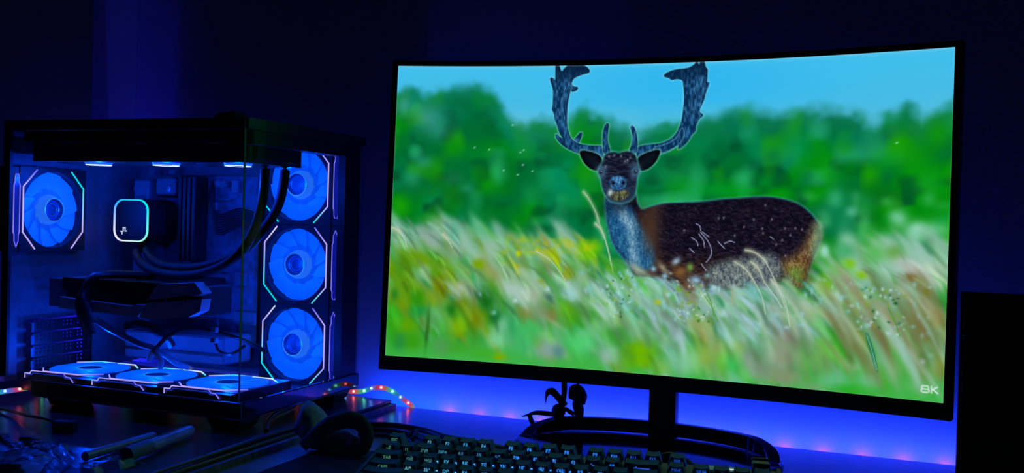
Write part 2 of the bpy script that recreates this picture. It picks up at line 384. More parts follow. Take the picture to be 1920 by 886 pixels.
DABS = {
    'tree': [(196,136,95,57,0,0,105,70,0.6),(237,68,50,19,0,20,125,105,0.5),(102,162,57,44,0,80,160,165,0.55),(135,199,44,38,0,50,150,140,0.5),(24,126,25,38,0,90,170,190,0.5),(189,253,38,25,0,10,140,10,0.8),(95,298,32,25,0,40,150,125,0.6),(60,348,32,32,0,50,160,120,0.5),(301,366,38,38,0,10,150,10,0.8),(246,270,76,38,0,0,120,50,0.5),(373,316,37,75,0,0,105,45,0.6),(369,364,37,37,0,0,100,45,0.5),(401,243,62,37,0,0,125,80,0.6),(214,399,38,32,0,0,90,40,0.6),(131,383,38,32,0,10,115,30,0.6),(29,238,25,64,0,0,115,40,0.6),(26,436,32,38,0,30,160,10,0.7),(191,442,50,32,0,0,110,20,0.6),(317,451,63,38,0,0,120,30,0.7),(439,393,37,43,0,20,160,80,0.5),(486,338,37,49,0,20,150,80,0.5),(526,266,49,37,0,0,130,60,0.6),(577,325,36,30,0,10,140,10,0.6),(443,207,74,31,0,20,125,90,0.5),(405,460,50,43,0,0,125,20,0.6),(562,408,49,49,0,10,150,70,0.5),(238,374,25,19,0,40,150,120,0.5),(193,345,32,25,0,40,150,90,0.4),(1041,183,49,36,0,0,110,80,0.5),(939,243,75,50,0,0,135,75,0.6),(1092,257,36,48,0,0,140,85,0.5),(1039,293,30,24,0,0,110,40,0.7),(1146,269,30,30,0,0,105,60,0.6),(1210,246,52,52,0,0,140,100,0.6),(1340,231,56,45,0,0,120,90,0.6),(1231,341,29,35,0,0,110,60,0.6),(1125,341,36,24,0,0,145,50,0.5),(1006,366,92,24,0,0,160,40,0.6),(1186,376,47,18,0,0,160,20,0.5),(1299,317,34,45,0,20,165,40,0.5),(1354,306,33,28,0,0,135,20,0.6),(1489,273,64,42,0,20,155,10,0.7),(1565,220,36,41,0,20,150,10,0.7),(1436,295,43,27,0,0,150,30,0.5),(1427,364,43,32,0,0,110,20,0.7),(1413,432,33,43,0,0,105,20,0.7),(1544,347,42,42,0,20,160,40,0.6),(1318,387,28,34,0,30,170,120,0.5),(1358,421,19,17,0,110,200,170,0.6),(1467,431,21,19,0,90,190,150,0.6),(1521,464,24,21,0,170,225,210,0.8),(1578,463,20,15,0,100,190,110,0.5),(880,330,76,50,0,20,150,80,0.5),(843,205,63,32,0,0,125,60,0.6)],
    'meadow': [(94,597,72,28,0.3,100,150,0,0.75),(50,621,28,45,0,80,140,10,0.6),(112,634,19,22,0,140,190,140,0.8),(42,686,39,39,0,90,150,10,0.6),(164,680,22,33,0,120,130,0,0.8),(94,716,28,33,0,40,140,10,0.7),(150,718,28,22,0,130,160,20,0.5),(21,709,14,20,0,40,120,30,0.7),(25,805,22,67,0,40,160,20,0.7),(64,803,45,28,0,90,160,0,0.7),(101,758,33,22,0,20,140,60,0.6),(157,766,33,33,0,90,170,100,0.7),(131,805,7,61,0.05,30,90,20,0.6),(44,853,22,28,0,30,130,70,0.6),(83,851,33,28,0,50,150,10,0.6),(231,799,33,33,0,110,160,0,0.8),(279,770,33,39,0,110,130,0,0.8),(239,730,33,22,0,100,120,10,0.7),(207,753,25,22,0,20,110,20,0.8),(217,859,50,22,0,60,160,40,0.7),(226,682,33,25,0,160,170,150,0.7),(178,861,28,28,0,80,150,90,0.6),(275,685,22,22,0,90,130,110,0.7),(315,715,25,30,0,20,110,20,0.9),(345,761,22,22,0,10,110,40,0.9),(292,698,7,8,0,140,190,220,0.8),(338,750,8,8,0,140,215,200,0.9),(286,605,22,17,0,120,160,0,0.8),(245,628,22,17,0,130,170,90,0.6),(371,623,49,16,0.5,140,180,150,0.6),(317,630,27,22,0,140,160,80,0.5),(407,679,65,33,0.6,170,200,190,0.7),(471,655,49,22,0.7,165,200,190,0.6),(426,625,43,16,0.6,160,190,150,0.6),(398,606,14,7,0,150,150,10,0.9),(365,599,11,5,0,150,160,30,0.7),(407,568,8,9,0,190,200,0,0.9),(513,569,16,16,0,160,180,0,0.9),(472,560,11,9,0,140,180,0,0.8),(527,584,11,11,0,150,170,10,0.8),(481,649,11,8,0,120,140,20,0.7),(461,687,32,27,0.9,160,175,150,0.6),(426,751,27,22,0,130,130,50,0.7),(485,743,38,32,0,130,140,110,0.5),(523,746,21,21,0,130,120,60,0.6),(561,624,13,21,0,150,150,40,0.8),(566,733,19,19,0,100,160,0,0.8),(569,681,21,16,0,160,215,220,0.8),(403,711,8,8,0,190,220,240,0.8),(501,669,8,8,0,170,215,225,0.8),(510,694,11,9,0,70,120,110,0.7),(400,784,33,44,0,40,150,90,0.7),(348,830,27,27,0,120,200,150,0.7),(368,786,22,33,0,110,190,140,0.6),(450,792,49,32,0,60,190,90,0.7),(435,835,38,38,0,60,180,100,0.7),(512,850,38,32,0,130,160,160,0.8),(544,853,21,21,0,80,130,130,0.7),(569,805,27,32,0,60,190,100,0.6),(361,882,22,11,0,120,170,0,0.8),(306,875,44,16,0,60,170,40,0.7),(135,526,39,33,0.9,140,170,160,0.7),(90,517,22,33,0.9,130,165,150,0.6),(201,512,17,33,0,80,170,140,0.5),(283,493,50,13,0.9,90,180,130,0.6),(325,556,38,33,0.8,150,185,160,0.6),(220,555,28,33,0.9,150,180,160,0.5),(551,526,37,13,0.6,150,200,160,0.6),(492,528,27,8,0.9,150,140,70,0.5),(616,556,32,32,0,110,190,0,0.8),(642,539,26,21,0,100,190,10,0.6),(567,537,32,16,0.6,150,190,150,0.5),(566,620,16,16,0,130,170,20,0.7),(604,634,32,32,0.9,140,180,140,0.6),(687,609,16,16,0,120,180,10,0.7),(579,676,32,32,0.8,150,200,190,0.6),(582,744,27,27,0,60,150,20,0.8),(643,689,32,48,0.9,140,180,140,0.5),(781,625,13,13,0,60,130,20,0.7)],
    'front': [(775,600,41,12,0.5,165,180,150,0.85),(847,592,25,10,0.8,170,170,140,0.7),(819,596,9,9,0,150,200,225,0.85),(853,615,10,10,0,150,200,225,0.85),(884,571,15,10,-0.6,160,190,215,0.9),(898,602,25,20,0,130,90,50,0.9),(925,586,10,13,0,120,180,80,0.8),(920,644,25,25,0,130,100,70,0.7),(942,623,20,15,0,150,195,225,0.9),(936,678,20,25,0,140,110,80,0.7),(990,645,17,14,0,150,205,230,0.85),(869,646,20,15,0,140,170,180,0.7),(865,666,10,7,0,160,215,230,0.8),(912,694,25,30,0.8,150,160,170,0.6),(913,721,10,10,0,150,195,225,0.8),(836,691,12,8,0,190,190,0,0.8),(858,672,5,20,-0.1,180,190,110,0.6),(1049,661,7,29,0,170,170,120,0.6),(1020,653,44,20,0.5,150,170,170,0.5),(972,695,35,15,0.6,150,175,165,0.6),(988,738,15,15,0,110,150,30,0.6),(954,746,30,25,0,150,150,60,0.6),(970,779,25,25,0,140,130,50,0.6),(842,733,31,36,0,120,150,130,0.6),(894,765,30,15,0.9,160,170,180,0.7),(900,789,30,30,0,150,190,190,0.6),(808,780,41,31,0,130,190,150,0.5),(790,832,41,26,0,110,180,0,0.9),(791,862,41,21,0,110,180,0,0.8),(755,865,26,26,0,90,180,30,0.6),(692,727,26,21,0,160,200,170,0.6),(719,746,31,21,0,140,180,100,0.6),(667,769,32,26,0,130,200,150,0.5),(617,824,42,37,0,80,210,120,0.7),(692,854,26,26,0,140,180,170,0.7),(898,864,40,30,0,120,190,150,0.6),(848,878,31,20,0,110,180,60,0.6),(977,838,35,40,0,140,170,60,0.6),(1027,853,20,29,0,110,190,40,0.6),(938,851,30,30,0,130,190,150,0.5),(1072,762,29,29,0,140,190,170,0.6),(1064,801,29,24,0,140,170,90,0.5),(1052,851,24,24,0,50,190,90,0.6),(1099,828,24,38,0,120,150,130,0.7),(1096,876,29,14,0,90,190,90,0.6),(1029,711,22,12,0,190,220,230,0.6),(1011,805,25,25,0,150,150,90,0.5),(1292,527,13,18,0,150,215,190,0.8),(1345,525,26,21,0,70,170,110,0.7),(1418,533,31,31,0.9,80,180,80,0.6),(1469,526,25,20,0,90,160,60,0.6),(1357,560,16,14,0,120,190,10,0.8),(1326,575,37,21,0,90,190,90,0.6),(1306,619,32,32,0,110,180,20,0.7),(1389,588,16,12,0,130,190,0,0.8),(1219,591,27,22,0,90,180,60,0.5),(1376,659,31,26,0,110,170,0,0.8),(1333,645,13,19,0,180,220,200,0.85),(1366,615,9,6,0,170,220,220,0.9),(1390,610,10,7,0,180,220,220,0.8),(1510,562,45,20,0.4,180,190,180,0.7),(1560,580,29,39,0.9,170,185,165,0.6),(1511,591,20,15,0,120,80,30,0.8),(1531,603,20,20,0,110,140,70,0.6),(1460,662,17,12,0,160,200,220,0.9),(1482,632,30,25,0,150,165,150,0.6),(1551,622,12,12,0,110,120,20,0.7),(1548,670,44,24,0.9,180,180,150,0.7),(1514,698,30,25,0,120,100,40,0.7),(1540,728,29,34,0,120,110,50,0.6),(1578,694,19,29,0,150,130,60,0.6),(1460,718,56,17,1.1,165,165,130,0.7),(1413,678,26,26,0,130,110,30,0.8),(1351,709,21,7,1.0,190,190,120,0.8),(1381,745,26,9,1.0,170,130,20,0.8),(1326,738,21,32,0,20,130,10,0.85),(1414,721,26,26,0,20,130,20,0.85),(1354,774,31,31,0,30,150,20,0.8),(1421,774,26,31,0,30,160,40,0.7),(1271,693,32,27,0,160,180,120,0.6),(1238,673,38,27,0,170,180,150,0.6),(1156,695,44,33,0,150,160,150,0.5),(1203,758,49,33,0,130,125,110,0.8),(1188,815,50,33,0,140,150,120,0.8),(1196,870,50,28,0,130,140,110,0.7),(1129,854,39,28,0,130,150,130,0.7),(1312,783,37,32,0,100,180,70,0.6),(1286,818,32,32,0,110,180,90,0.6),(1325,869,37,21,0,100,190,140,0.6),(1417,807,31,21,0,100,190,120,0.7),(1419,860,31,21,0,110,190,140,0.6),(1478,822,30,30,0,100,170,90,0.6),(1556,789,24,24,0,70,110,50,0.7),(1547,800,8,8,0,160,190,190,0.8),(1566,783,9,7,0,120,170,150,0.7),(1586,807,19,29,0,130,140,50,0.7),(1539,863,39,20,0,90,180,100,0.7),(1368,892,42,16,0,40,170,40,0.7),(1278,895,32,16,0,110,160,110,0.6),(1594,739,14,29,0,130,140,60,0.6),(1496,757,25,20,0,130,180,130,0.5),(1517,777,20,20,0,150,170,130,0.5)],
}
GW, GH = 720, 405            # picture cells across and down the panel
K = GW / 1600.0              # art units (1600 x 900) to cells


def value_noise(rng, cx, cy, octaves=3, gain=0.5):
    out = np.zeros((GH + 1, GW + 1)); amp = 1.0; tot = 0.0
    for o in range(octaves):
        nx, ny = int(GW / cx) + 3, int(GH / cy) + 3
        g = rng.random((ny, nx))
        yy = np.arange(GH + 1) / cy; xx = np.arange(GW + 1) / cx
        y0 = yy.astype(int); x0 = xx.astype(int)
        fy = yy - y0; fx = xx - x0
        fy = (fy * fy * (3 - 2 * fy))[:, None]; fx = (fx * fx * (3 - 2 * fx))[None, :]
        a = g[np.ix_(y0, x0)]; b = g[np.ix_(y0, x0 + 1)]; c = g[np.ix_(y0 + 1, x0)]; d = g[np.ix_(y0 + 1, x0 + 1)]
        out += amp * ((a * (1 - fx) + b * fx) * (1 - fy) + (c * (1 - fx) + d * fx) * fy)
        tot += amp; amp *= gain; cx = max(cx / 2, 1.2); cy = max(cy / 2, 1.2)
    return out / tot


def chaikin(pts, n=2):
    p = np.array(pts, float)
    for _ in range(n):
        q = np.roll(p, -1, 0)
        p = np.stack([p * .75 + q * .25, p * .25 + q * .75], 1).reshape(-1, 2)
    return p


def catmull(pts, n=8):
    p = [np.array(a, float) for a in pts]
    if len(p) < 2:
        return np.array(p)
    p = [2 * p[0] - p[1]] + p + [2 * p[-1] - p[-2]]
    out = []
    for i in range(1, len(p) - 2):
        for k in range(n):
            t = k / n
            out.append(.5 * (2 * p[i] + (p[i + 1] - p[i - 1]) * t + (2 * p[i - 1] - 5 * p[i] + 4 * p[i + 1] - p[i + 2]) * t * t
                             + (3 * p[i] - p[i - 1] - 3 * p[i + 1] + p[i + 2]) * t ** 3))
    out.append(p[-2])
    return np.array(out)


def seg_dist(X, Y, P, closed):
    Q = np.roll(P, -1, 0) if closed else P[1:]
    A = P if closed else P[:-1]
    d2 = np.full(X.shape, 1e18); inside = np.zeros(X.shape, bool)
    for (ax, ay), (bx, by) in zip(A, Q):
        ex, ey = bx - ax, by - ay
        L = ex * ex + ey * ey + 1e-12
        t = np.clip(((X - ax) * ex + (Y - ay) * ey) / L, 0, 1)
        d2 = np.minimum(d2, (X - ax - t * ex) ** 2 + (Y - ay - t * ey) ** 2)
        if closed:
            cond = ((ay > Y) != (by > Y)) & (X < (bx - ax) * (Y - ay) / (by - ay + 1e-12) + ax)
            inside ^= cond
    d = np.sqrt(d2)
    return np.where(inside, -d, d) if closed else d


class Canvas:
    def __init__(self):
        self.c = np.zeros((GH + 1, GW + 1, 3))

    def window(self, x0, x1, y0, y1):
        return max(0, int(x0 * K)), min(GW + 1, int(x1 * K) + 2), max(0, int(y0 * K)), min(GH + 1, int(y1 * K) + 2)

    def over(self, w, alpha, col):
        a, b, c, d = w
        s = self.c[c:d, a:b]
        s += (np.asarray(col) - s) * alpha[..., None]

    def grid(self, w):
        a, b, c, d = w
        return np.meshgrid(np.arange(a, b) / K, np.arange(c, d) / K)

    def poly(self, pts, col, soft=1.6, alpha=1.0, smooth=2, tex=None, halo=None):
        P = chaikin(pts, smooth)
        m = soft * 2 + 8
        w = self.window(P[:, 0].min() - m, P[:, 0].max() + m, P[:, 1].min() - m, P[:, 1].max() + m)
        if w[1] <= w[0] or w[3] <= w[2]:
            return
        X, Y = self.grid(w)
        d = seg_dist(X, Y, P, True)
        if halo:
            self.over(w, np.exp(-np.maximum(d, 0) ** 2 / (2 * halo[1] ** 2)) * halo[2], halo[0])
        al = np.clip(.5 - d / (2 * soft), 0, 1) * alpha
        c = np.asarray(col, float)
        if tex is not None:
            c = tex(X, Y, d, w)
        self.over(w, al, c)

    def line(self, pts, col, width, alpha=1.0, taper=False):
        P = catmull(pts, 6)
        m = width * 3 + 4
        w = self.window(P[:, 0].min() - m, P[:, 0].max() + m, P[:, 1].min() - m, P[:, 1].max() + m)
        if w[1] <= w[0] or w[3] <= w[2]:
            return
        X, Y = self.grid(w)
        d = seg_dist(X, Y, P, False)
        self.over(w, np.clip(1.2 - d / width, 0, 1) * alpha, col)

    def splat(self, x, y, sx, sy, ang, col, alpha):
        m = 2.6 * max(sx, sy)
        w = self.window(x - m, x + m, y - m, y + m)
        if w[1] <= w[0] or w[3] <= w[2]:
            return
        X, Y = self.grid(w)
        ca, sa = np.cos(ang), np.sin(ang)
        u = (X - x) * ca + (Y - y) * sa; v = -(X - x) * sa + (Y - y) * ca
        self.over(w, alpha * np.exp(-.5 * ((u / sx) ** 2 + (v / sy) ** 2)), col)


def rgb(r, g, b):
    return np.array((r, g, b)) / 255.0


def paint_picture():
    rng = np.random.default_rng(11)
    cv = Canvas(); im = cv.c
    X, Y = np.meshgrid(np.arange(GW + 1) / K, np.arange(GH + 1) / K)

    def mix(a, b, t):
        return a + (b - a) * np.clip(t, 0, 1)[..., None]
    def sstep(t):
        t = np.clip(t, 0, 1)
        return t * t * (3 - 2 * t)
    n1 = value_noise(rng, 60, 50, 2); n2 = value_noise(rng, 26, 22, 2); n3 = value_noise(rng, 40, 40, 1)
    def dabs(layer):
        for x, y, sx, sy, a, r, g, b, al in DABS[layer]:
            cv.splat(x, y, sx * .62, sy * .62, a, rgb(r, g, b), al)
    # sky
    im[:] = mix(rgb(66, 190, 236), rgb(72, 186, 226), (Y - 20) / 160)
    im[:] = mix(im, rgb(48, 182, 238), np.exp(-((X - 900) / 350) ** 2 - ((Y - 60) / 90) ** 2))
    im[:] = mix(im, rgb(110, 196, 214), ((Y - 110) / 90) * (n1 * .9) + .0)
    im[:] = mix(im, rgb(120, 205, 232), .35 * np.exp(-(Y / 8) ** 2))
    # tree belt, out of focus
    tl = np.array(LINE['tree'], float)
    ty = np.interp(X, tl[:, 0], tl[:, 1]) + (n2 - .5) * 44 + (value_noise(rng, 9, 9, 1) - .5) * 16
    left = np.clip((900 - X) / 500, 0, 1)
    tree = mix(rgb(0, 106, 48) * np.ones_like(im), rgb(0, 132, 92), ((n1 - .42) * 3.2) * (.4 + .6 * left))
    tree = mix(tree, rgb(0, 136, 10), (n3 - .50) * 3.2 + .35 * (1 - left) * ((Y - 230) / 200))
    tree = mix(tree, rgb(0, 76, 40), sstep((n2 - .45) * 2.6) * .85)
    tree = mix(tree, rgb(40, 172, 110), (value_noise(rng, 30, 30, 1) - .6) * 2.6)
    tree = mix(tree, rgb(30, 160, 0), (value_noise(rng, 30, 36, 1) - .62) * 2.4)
    tree = mix(tree, rgb(20, 124, 104), np.clip((ty + 90 - Y) / 100, 0, 1) * .85)
    im[:] = mix(im, tree, sstep((Y - ty + 30) / 62))
    dabs('tree')
    for _ in range(26):
        cv.splat(rng.uniform(1220, 1600), rng.uniform(380, 540), rng.uniform(8, 18), rng.uniform(9, 20), 0, rgb(90, 190, 130), rng.uniform(.15, .4))
    for x, y in ((1520, 478), (1545, 470), (1440, 520), (1460, 505), (1350, 500), (1480, 440)):
        cv.splat(x, y, 16, 18, 0, rgb(150, 215, 190), .6)
    # meadow base
    gl = np.array(LINE['grass'], float)
    gy = np.interp(X, gl[:, 0], gl[:, 1]) + (n2 - .5) * 50
    base = mix(rgb(52, 142, 40) * np.ones_like(im), rgb(100, 172, 124), (n1 - .4) * 2.2)
    base = mix(base, rgb(110, 150, 0), (n3 - .5) * 3 * np.clip((520 - X) / 300, 0, 1))
    base = mix(base, rgb(60, 178, 70), (Y - 740) / 160)
    im[:] = mix(im, base, (Y - gy - 6) / 60)
    pale = [rgb(138, 192, 168), rgb(118, 172, 142), rgb(164, 204, 192), rgb(104, 178, 134), rgb(128, 162, 150), rgb(96, 168, 100), rgb(160, 190, 150)]
    warm = [rgb(112, 150, 0), rgb(140, 150, 20), rgb(90, 140, 0), rgb(130, 130, 40), rgb(120, 110, 60)]
    green = [rgb(30, 146, 20), rgb(14, 124, 20), rgb(60, 166, 20), rgb(36, 160, 70), rgb(76, 180, 60), rgb(16, 116, 60)]
    brown = [rgb(120, 104, 70), rgb(140, 124, 84), rgb(150, 140, 110), rgb(100, 110, 50)]
    blue = [rgb(150, 205, 215), rgb(170, 200, 220), rgb(120, 190, 200)]

    def stroke(x, y, ln, wd, lean, col, alpha):
        # a blade bending over to the left: three soft dabs along an arc
        for k in range(4):
            t = k / 3 - .5
            a = lean - .35 * t
            cv.splat(x - np.cos(lean) * ln * t - 6 * t * t, y - np.sin(lean) * ln * t, ln * .26, wd, a, col, alpha)

    def streaks(n, xa, xb, ya, yb):
        # thin soft blades that take the tone of what lies under them, a little lighter or darker
        under = im.copy()
        for _ in range(n):
            x = rng.uniform(xa, xb); y = np.interp(x, gl[:, 0], gl[:, 1]) + rng.uniform(ya, yb)
            if y > 892:
                continue
            px, py = int(min(GW, x * K)), int(min(GH, y * K))
            c0 = under[py, px]
            c = np.clip(c0 * rng.uniform(.66, 1.22) + (rgb(14, 16, 18) if rng.random() < .4 else 0), 0, .86)
            near = np.clip((y - 640) / 250, 0, 1)
            stroke(x, y, rng.uniform(24, 56), rng.uniform(2.2, 4.6) * (1 + 1.8 * near), rng.uniform(.55, 1.05) + .5 * near, c, rng.uniform(.3, .6) * (1 - .65 * near))

    def pick(x, y):
        r = rng.random()
        if x < 420:
            pools = (pale, .38 if y < 620 else .2, warm, .34, green, .36)
        elif x < 820:
            pools = (pale, .46, green, .28, warm, .14)
        elif x < 1240:
            pools = (pale, .48, blue, .08, green, .2)
        else:
            pools = (pale, .26, green, .42, brown, .2)
        acc = 0
        for i in range(0, 6, 2):
            acc += pools[i + 1]
            if r < acc:
                return pools[i][rng.integers(len(pools[i]))]
        return pale[rng.integers(len(pale))]
    for _ in range(500):
        x = rng.uniform(-20, 1620); g = np.interp(x, gl[:, 0], gl[:, 1])
        y = g + rng.uniform(10, 330) ** 1.0
        ln = rng.uniform(30, 80); wd = rng.uniform(3.5, 10)
        stroke(x, y, ln, wd, rng.uniform(.6, 1.2), pick(x, y), rng.uniform(.2, .55))
    for _ in range(110):      # pale feathery heads along the top of the meadow
        x = rng.choice([rng.uniform(0, 620), rng.uniform(1300, 1600)]); g = np.interp(x, gl[:, 0], gl[:, 1])
        stroke(x, g + rng.uniform(0, 70), rng.uniform(50, 100), rng.uniform(5, 10), rng.uniform(.8, 1.15), pale[rng.integers(3)], rng.uniform(.2, .42))
    dabs('meadow'); dabs('front'); dabs('meadow')
    streaks(420, 0, 1600, 10, 330)
    # fallow deer
    fur = value_noise(rng, 4, 1.5, 1); furv = value_noise(rng, 1.8, 5, 1); speck = value_noise(rng, 1.3, 1.3, 1)

    def sub(a, w):
        return a[w[2]:w[3], w[0]:w[1]]

    def body_tex(X, Y, d, w):
        f = sub(fur, w); s = sub(speck, w)
        c = mix(rgb(11, 9, 22) * np.ones(X.shape + (3,)), rgb(30, 20, 34), (f - .3) * 1.8)
        c = mix(c, rgb(78, 50, 30), np.clip((Y - 535) / 70, 0, 1) * .7 * f * 1.5)
        c = mix(c, rgb(60, 60, 110), np.clip((Y - 395) / -40, 0, 1) * .35 + (s > .82) * .3)
        c = mix(c, rgb(70, 50, 40), np.exp(-((X - 812) / 26) ** 2) * (Y > 405) * .7)
        return mix(c, rgb(40, 110, 130), np.exp(-(d / 3.5) ** 2) * .8)

    def fur_tex(a, b, amount=1.0):
        def t(X, Y, d, w):
            return mix(a * np.ones(X.shape + (3,)), b, (sub(furv, w) * .6 + sub(speck, w) * .6 - .25) * 1.3 * amount)
        return t
    cv.poly(POLY['body'], rgb(20, 16, 30), 1.8, tex=body_tex, halo=(rgb(90, 220, 170), 2.5, .3))
    cv.poly(POLY['rump'], rgb(120, 80, 40), 16, .85, tex=fur_tex(rgb(84, 52, 26), rgb(176, 146, 84)))
    for t in np.linspace(0, 1, 16):
        a, b = np.array(POLY['rump'][5], float), np.array(POLY['rump'][8], float)
        cv.splat(*(a + (b - a) * t), 9, 12, 0, rgb(120, 190, 150), .14)
    cv.poly(POLY['belly'], rgb(120, 130, 130), 14, .9, tex=fur_tex(rgb(50, 66, 84), rgb(158, 170, 160)))
    cv.poly(POLY['hindgap'], rgb(40, 26, 20), 5, .8)
    cv.poly(POLY['hindleg'], rgb(120, 110, 100), 5, .9, tex=fur_tex(rgb(84, 80, 78), rgb(170, 168, 150)))
    cv.poly(POLY['neck_light'], rgb(20, 80, 130), 10, .95, tex=fur_tex(rgb(8, 62, 112), rgb(60, 130, 170)))
    cv.poly(POLY['neck_blaze'], rgb(120, 170, 200), 10, .75, tex=fur_tex(rgb(80, 130, 165), rgb(176, 206, 216)))
    for x, y in ((800, 470), (795, 500), (805, 530), (780, 450)):
        cv.splat(x, y, 13, 24, 0, rgb(84, 56, 36), .4)
    cv.splat(700, 420, 30, 14, 0, rgb(6, 16, 30), .6)

    def ant_tex(X, Y, d, w):
        f = sub(furv, w)
        c = mix(rgb(8, 44, 80) * np.ones(X.shape + (3,)), rgb(44, 104, 156), (f - .34) * 1.8)
        c = mix(c, rgb(6, 30, 60), np.clip((60 - Y) / 50, 0, 1) * .85)
        return mix(c, rgb(4, 30, 60), np.exp(-(d / 3.0) ** 2) * .6)
    halo = (rgb(140, 230, 240), 2.2, .55)
    for k in ('tine_left_b', 'tine_left_a', 'antler_left', 'antler_right'):
        cv.poly(POLY[k], rgb(20, 70, 120), 1.3, tex=ant_tex, halo=halo, smooth=1)
    cv.poly(POLY['tine_right'], rgb(10, 46, 84), 1.4, tex=ant_tex, halo=(rgb(120, 200, 230), 2.0, .6), smooth=1)
    for dx in (-18, -6, 8):
        cv.line([(925 + dx, 150), (932 + dx, 90), (944 + dx * .6, 45)], rgb(110, 180, 220), 1.6, .35)
        cv.line([(545 + dx * .6, 190), (530 + dx * .5, 120), (545 + dx * .6, 50)], rgb(90, 170, 215), 1.6, .3)
    for k in ('spike_left', 'spike_right'):
        cv.poly(POLY[k], rgb(10, 40, 80), 1.3, tex=ant_tex, halo=halo, smooth=1)
    for k in ('ear_left', 'ear_right'):
        cv.poly(POLY[k], rgb(5, 8, 16), 1.4, halo=(rgb(130, 220, 190), 2.6, .6))
        P = np.array(POLY[k], float); c = P.mean(0)
        cv.poly((P - c) * .6 + c, rgb(16, 26, 40), 6, .6)

    def head_tex(X, Y, d, w):
        c = mix(rgb(12, 16, 34) * np.ones(X.shape + (3,)), rgb(40, 46, 66), (sub(fur, w) - .3) * 1.8)
        c = mix(c, rgb(40, 70, 100), np.clip((Y - 330) / 40, 0, 1) * .5)
        return mix(c, rgb(50, 130, 150), np.exp(-(d / 3.2) ** 2) * .6)
    cv.poly(POLY['head'], rgb(20, 24, 44), 1.5, tex=head_tex, halo=(rgb(120, 220, 180), 2.5, .4))
    for i, (x, y) in enumerate(LINE['eyes']):
        cv.splat(x, y, 11, 13, 0, rgb(96, 150, 190), .75)
        cv.splat(x, y + 1, 4.2, 4.6, 0, rgb(4, 6, 14), 1.0)
        cv.splat(x + 1, y - 1, 1.4, 1.4, 0, rgb(200, 230, 250), .8)
    cv.poly(POLY['muzzle'], rgb(60, 120, 180), 3, .95, tex=fur_tex(rgb(20, 70, 130), rgb(110, 180, 230)))
    for x, y in LINE['nostrils']:
        cv.splat(x, y, 5, 5.5, 0, rgb(0, 6, 20), 1.0)
    cv.line([(689, 358), (704, 364), (719, 358)], rgb(6, 20, 50), 2.2, .8)
    cv.poly(POLY['mouth'], rgb(90, 92, 60), 3, .9, tex=fur_tex(rgb(30, 30, 30), rgb(150, 150, 90)))
    cv.splat(681, 378, 5, 7, .4, rgb(200, 225, 235), .9)
    cv.splat(722, 376, 6, 4, 0, rgb(170, 170, 110), .6)
    for l in LINE['hairs']:
        cv.line(l, rgb(190, 200, 240), 1.5, .8)
    for x, y in LINE['spots']:
        cv.splat(x, y, 1.9, 2.6, .3, rgb(170, 165, 180), .6)
    for _ in range(240):
        x, y = rng.uniform(830, 1290), rng.uniform(410, 560)
        cv.splat(x, y, 4.5, .9, rng.uniform(-.2, .9), rgb(110, 110, 150), .22)
    # grass in front of the animal
    for _ in range(420):
        x = rng.uniform(640, 1330); y = rng.uniform(622, 740) + (30 * np.exp(-((x - 1000) / 160) ** 2))
        stroke(x, y, rng.uniform(26, 56), rng.uniform(3, 6), rng.uniform(.5, 1.1), (pale + blue + green[4:])[rng.integers(12)], rng.uniform(.25, .6))
    dabs('front')
    streaks(200, 640, 1600, 60, 300)
    for _ in range(60):       # out-of-focus stems leaning over on the right
        x = rng.uniform(1330, 1600); y = rng.uniform(600, 820)
        stroke(x, y, rng.uniform(70, 130), rng.uniform(4, 9), rng.uniform(.85, 1.15), (pale[:3] + brown)[rng.integers(7)], rng.uniform(.18, .4))
    for _ in range(90):
        x = rng.uniform(560, 1560); y = rng.uniform(600, 740)
        cv.splat(x, y, rng.uniform(2, 6), rng.uniform(2, 6), 0, blue[rng.integers(3)], rng.uniform(.3, .7))
    for _ in range(160):      # small sharp seed heads and leaves at the plane of focus
        x = rng.choice([rng.uniform(680, 760), rng.uniform(880, 1010), rng.uniform(1380, 1500)]); y = rng.uniform(620, 740)
        cv.splat(x, y, rng.uniform(1.5, 3), rng.uniform(1.5, 4), rng.uniform(0, 3), [rgb(190, 225, 230), rgb(20, 90, 40), rgb(120, 160, 20), rgb(150, 210, 210)][rng.integers(4)], .7)
    for _ in range(70):
        x = rng.uniform(360, 640); y = rng.uniform(520, 570)
        cv.splat(x, y, rng.uniform(3, 9), rng.uniform(3, 8), 0, [rgb(150, 190, 0), rgb(120, 180, 20), rgb(190, 190, 20)][rng.integers(3)], .35)
    for i, l in enumerate(LINE['stalks']):
        cv.line(l, rgb(196, 206, 190) if i > 0 else rgb(150, 190, 150), 2.0, .8)
        P = catmull(l, 6)
        for p in P[:max(4, len(P) // 2)]:
            cv.splat(p[0], p[1], 3.6, 5, .5, rgb(190, 200, 170), .4)
    for x0, y0, dx in ((1000, 720, -26), (1010, 735, -40), (1490, 740, -30)):
        cv.line([(x0, y0), (x0 + dx * .5, y0 - 40), (x0 + dx, y0 - 70)], rgb(50, 150, 40), 2.0, .7)
    cv.poly([(1405, 735), (1413, 742), (1430, 790), (1440, 835), (1436, 840), (1422, 800), (1408, 760)], rgb(20, 100, 70), 2.5, .75)
    cv.line([(1409, 745), (1424, 790), (1436, 832)], rgb(150, 215, 200), 1.4, .7)
    for x, y in ((372, 180), (302, 255), (350, 318), (400, 262), (410, 255), (395, 330), (440, 318), (1466, 240), (255, 250), (410, 300)):
        cv.splat(x, y, 2.6, 1.3, -.5, rgb(190, 240, 235), .8)
    edge = np.minimum(np.minimum(X, 1600 - X) * 1.2, np.minimum(Y, (900 - Y) * 2.2))
    im[:] = mix(im, im * .7 + .3 * rgb(200, 250, 255), np.exp(-(edge / 2.4) ** 2) * .9)  # edge glow of the panel painted into the picture's border
    # resolution mark in the corner of the picture
    wht = rgb(225, 240, 240)
    x0, x1, y0, y1 = 1547, 1563, 861, 877
    ym = (y0 + y1) / 2
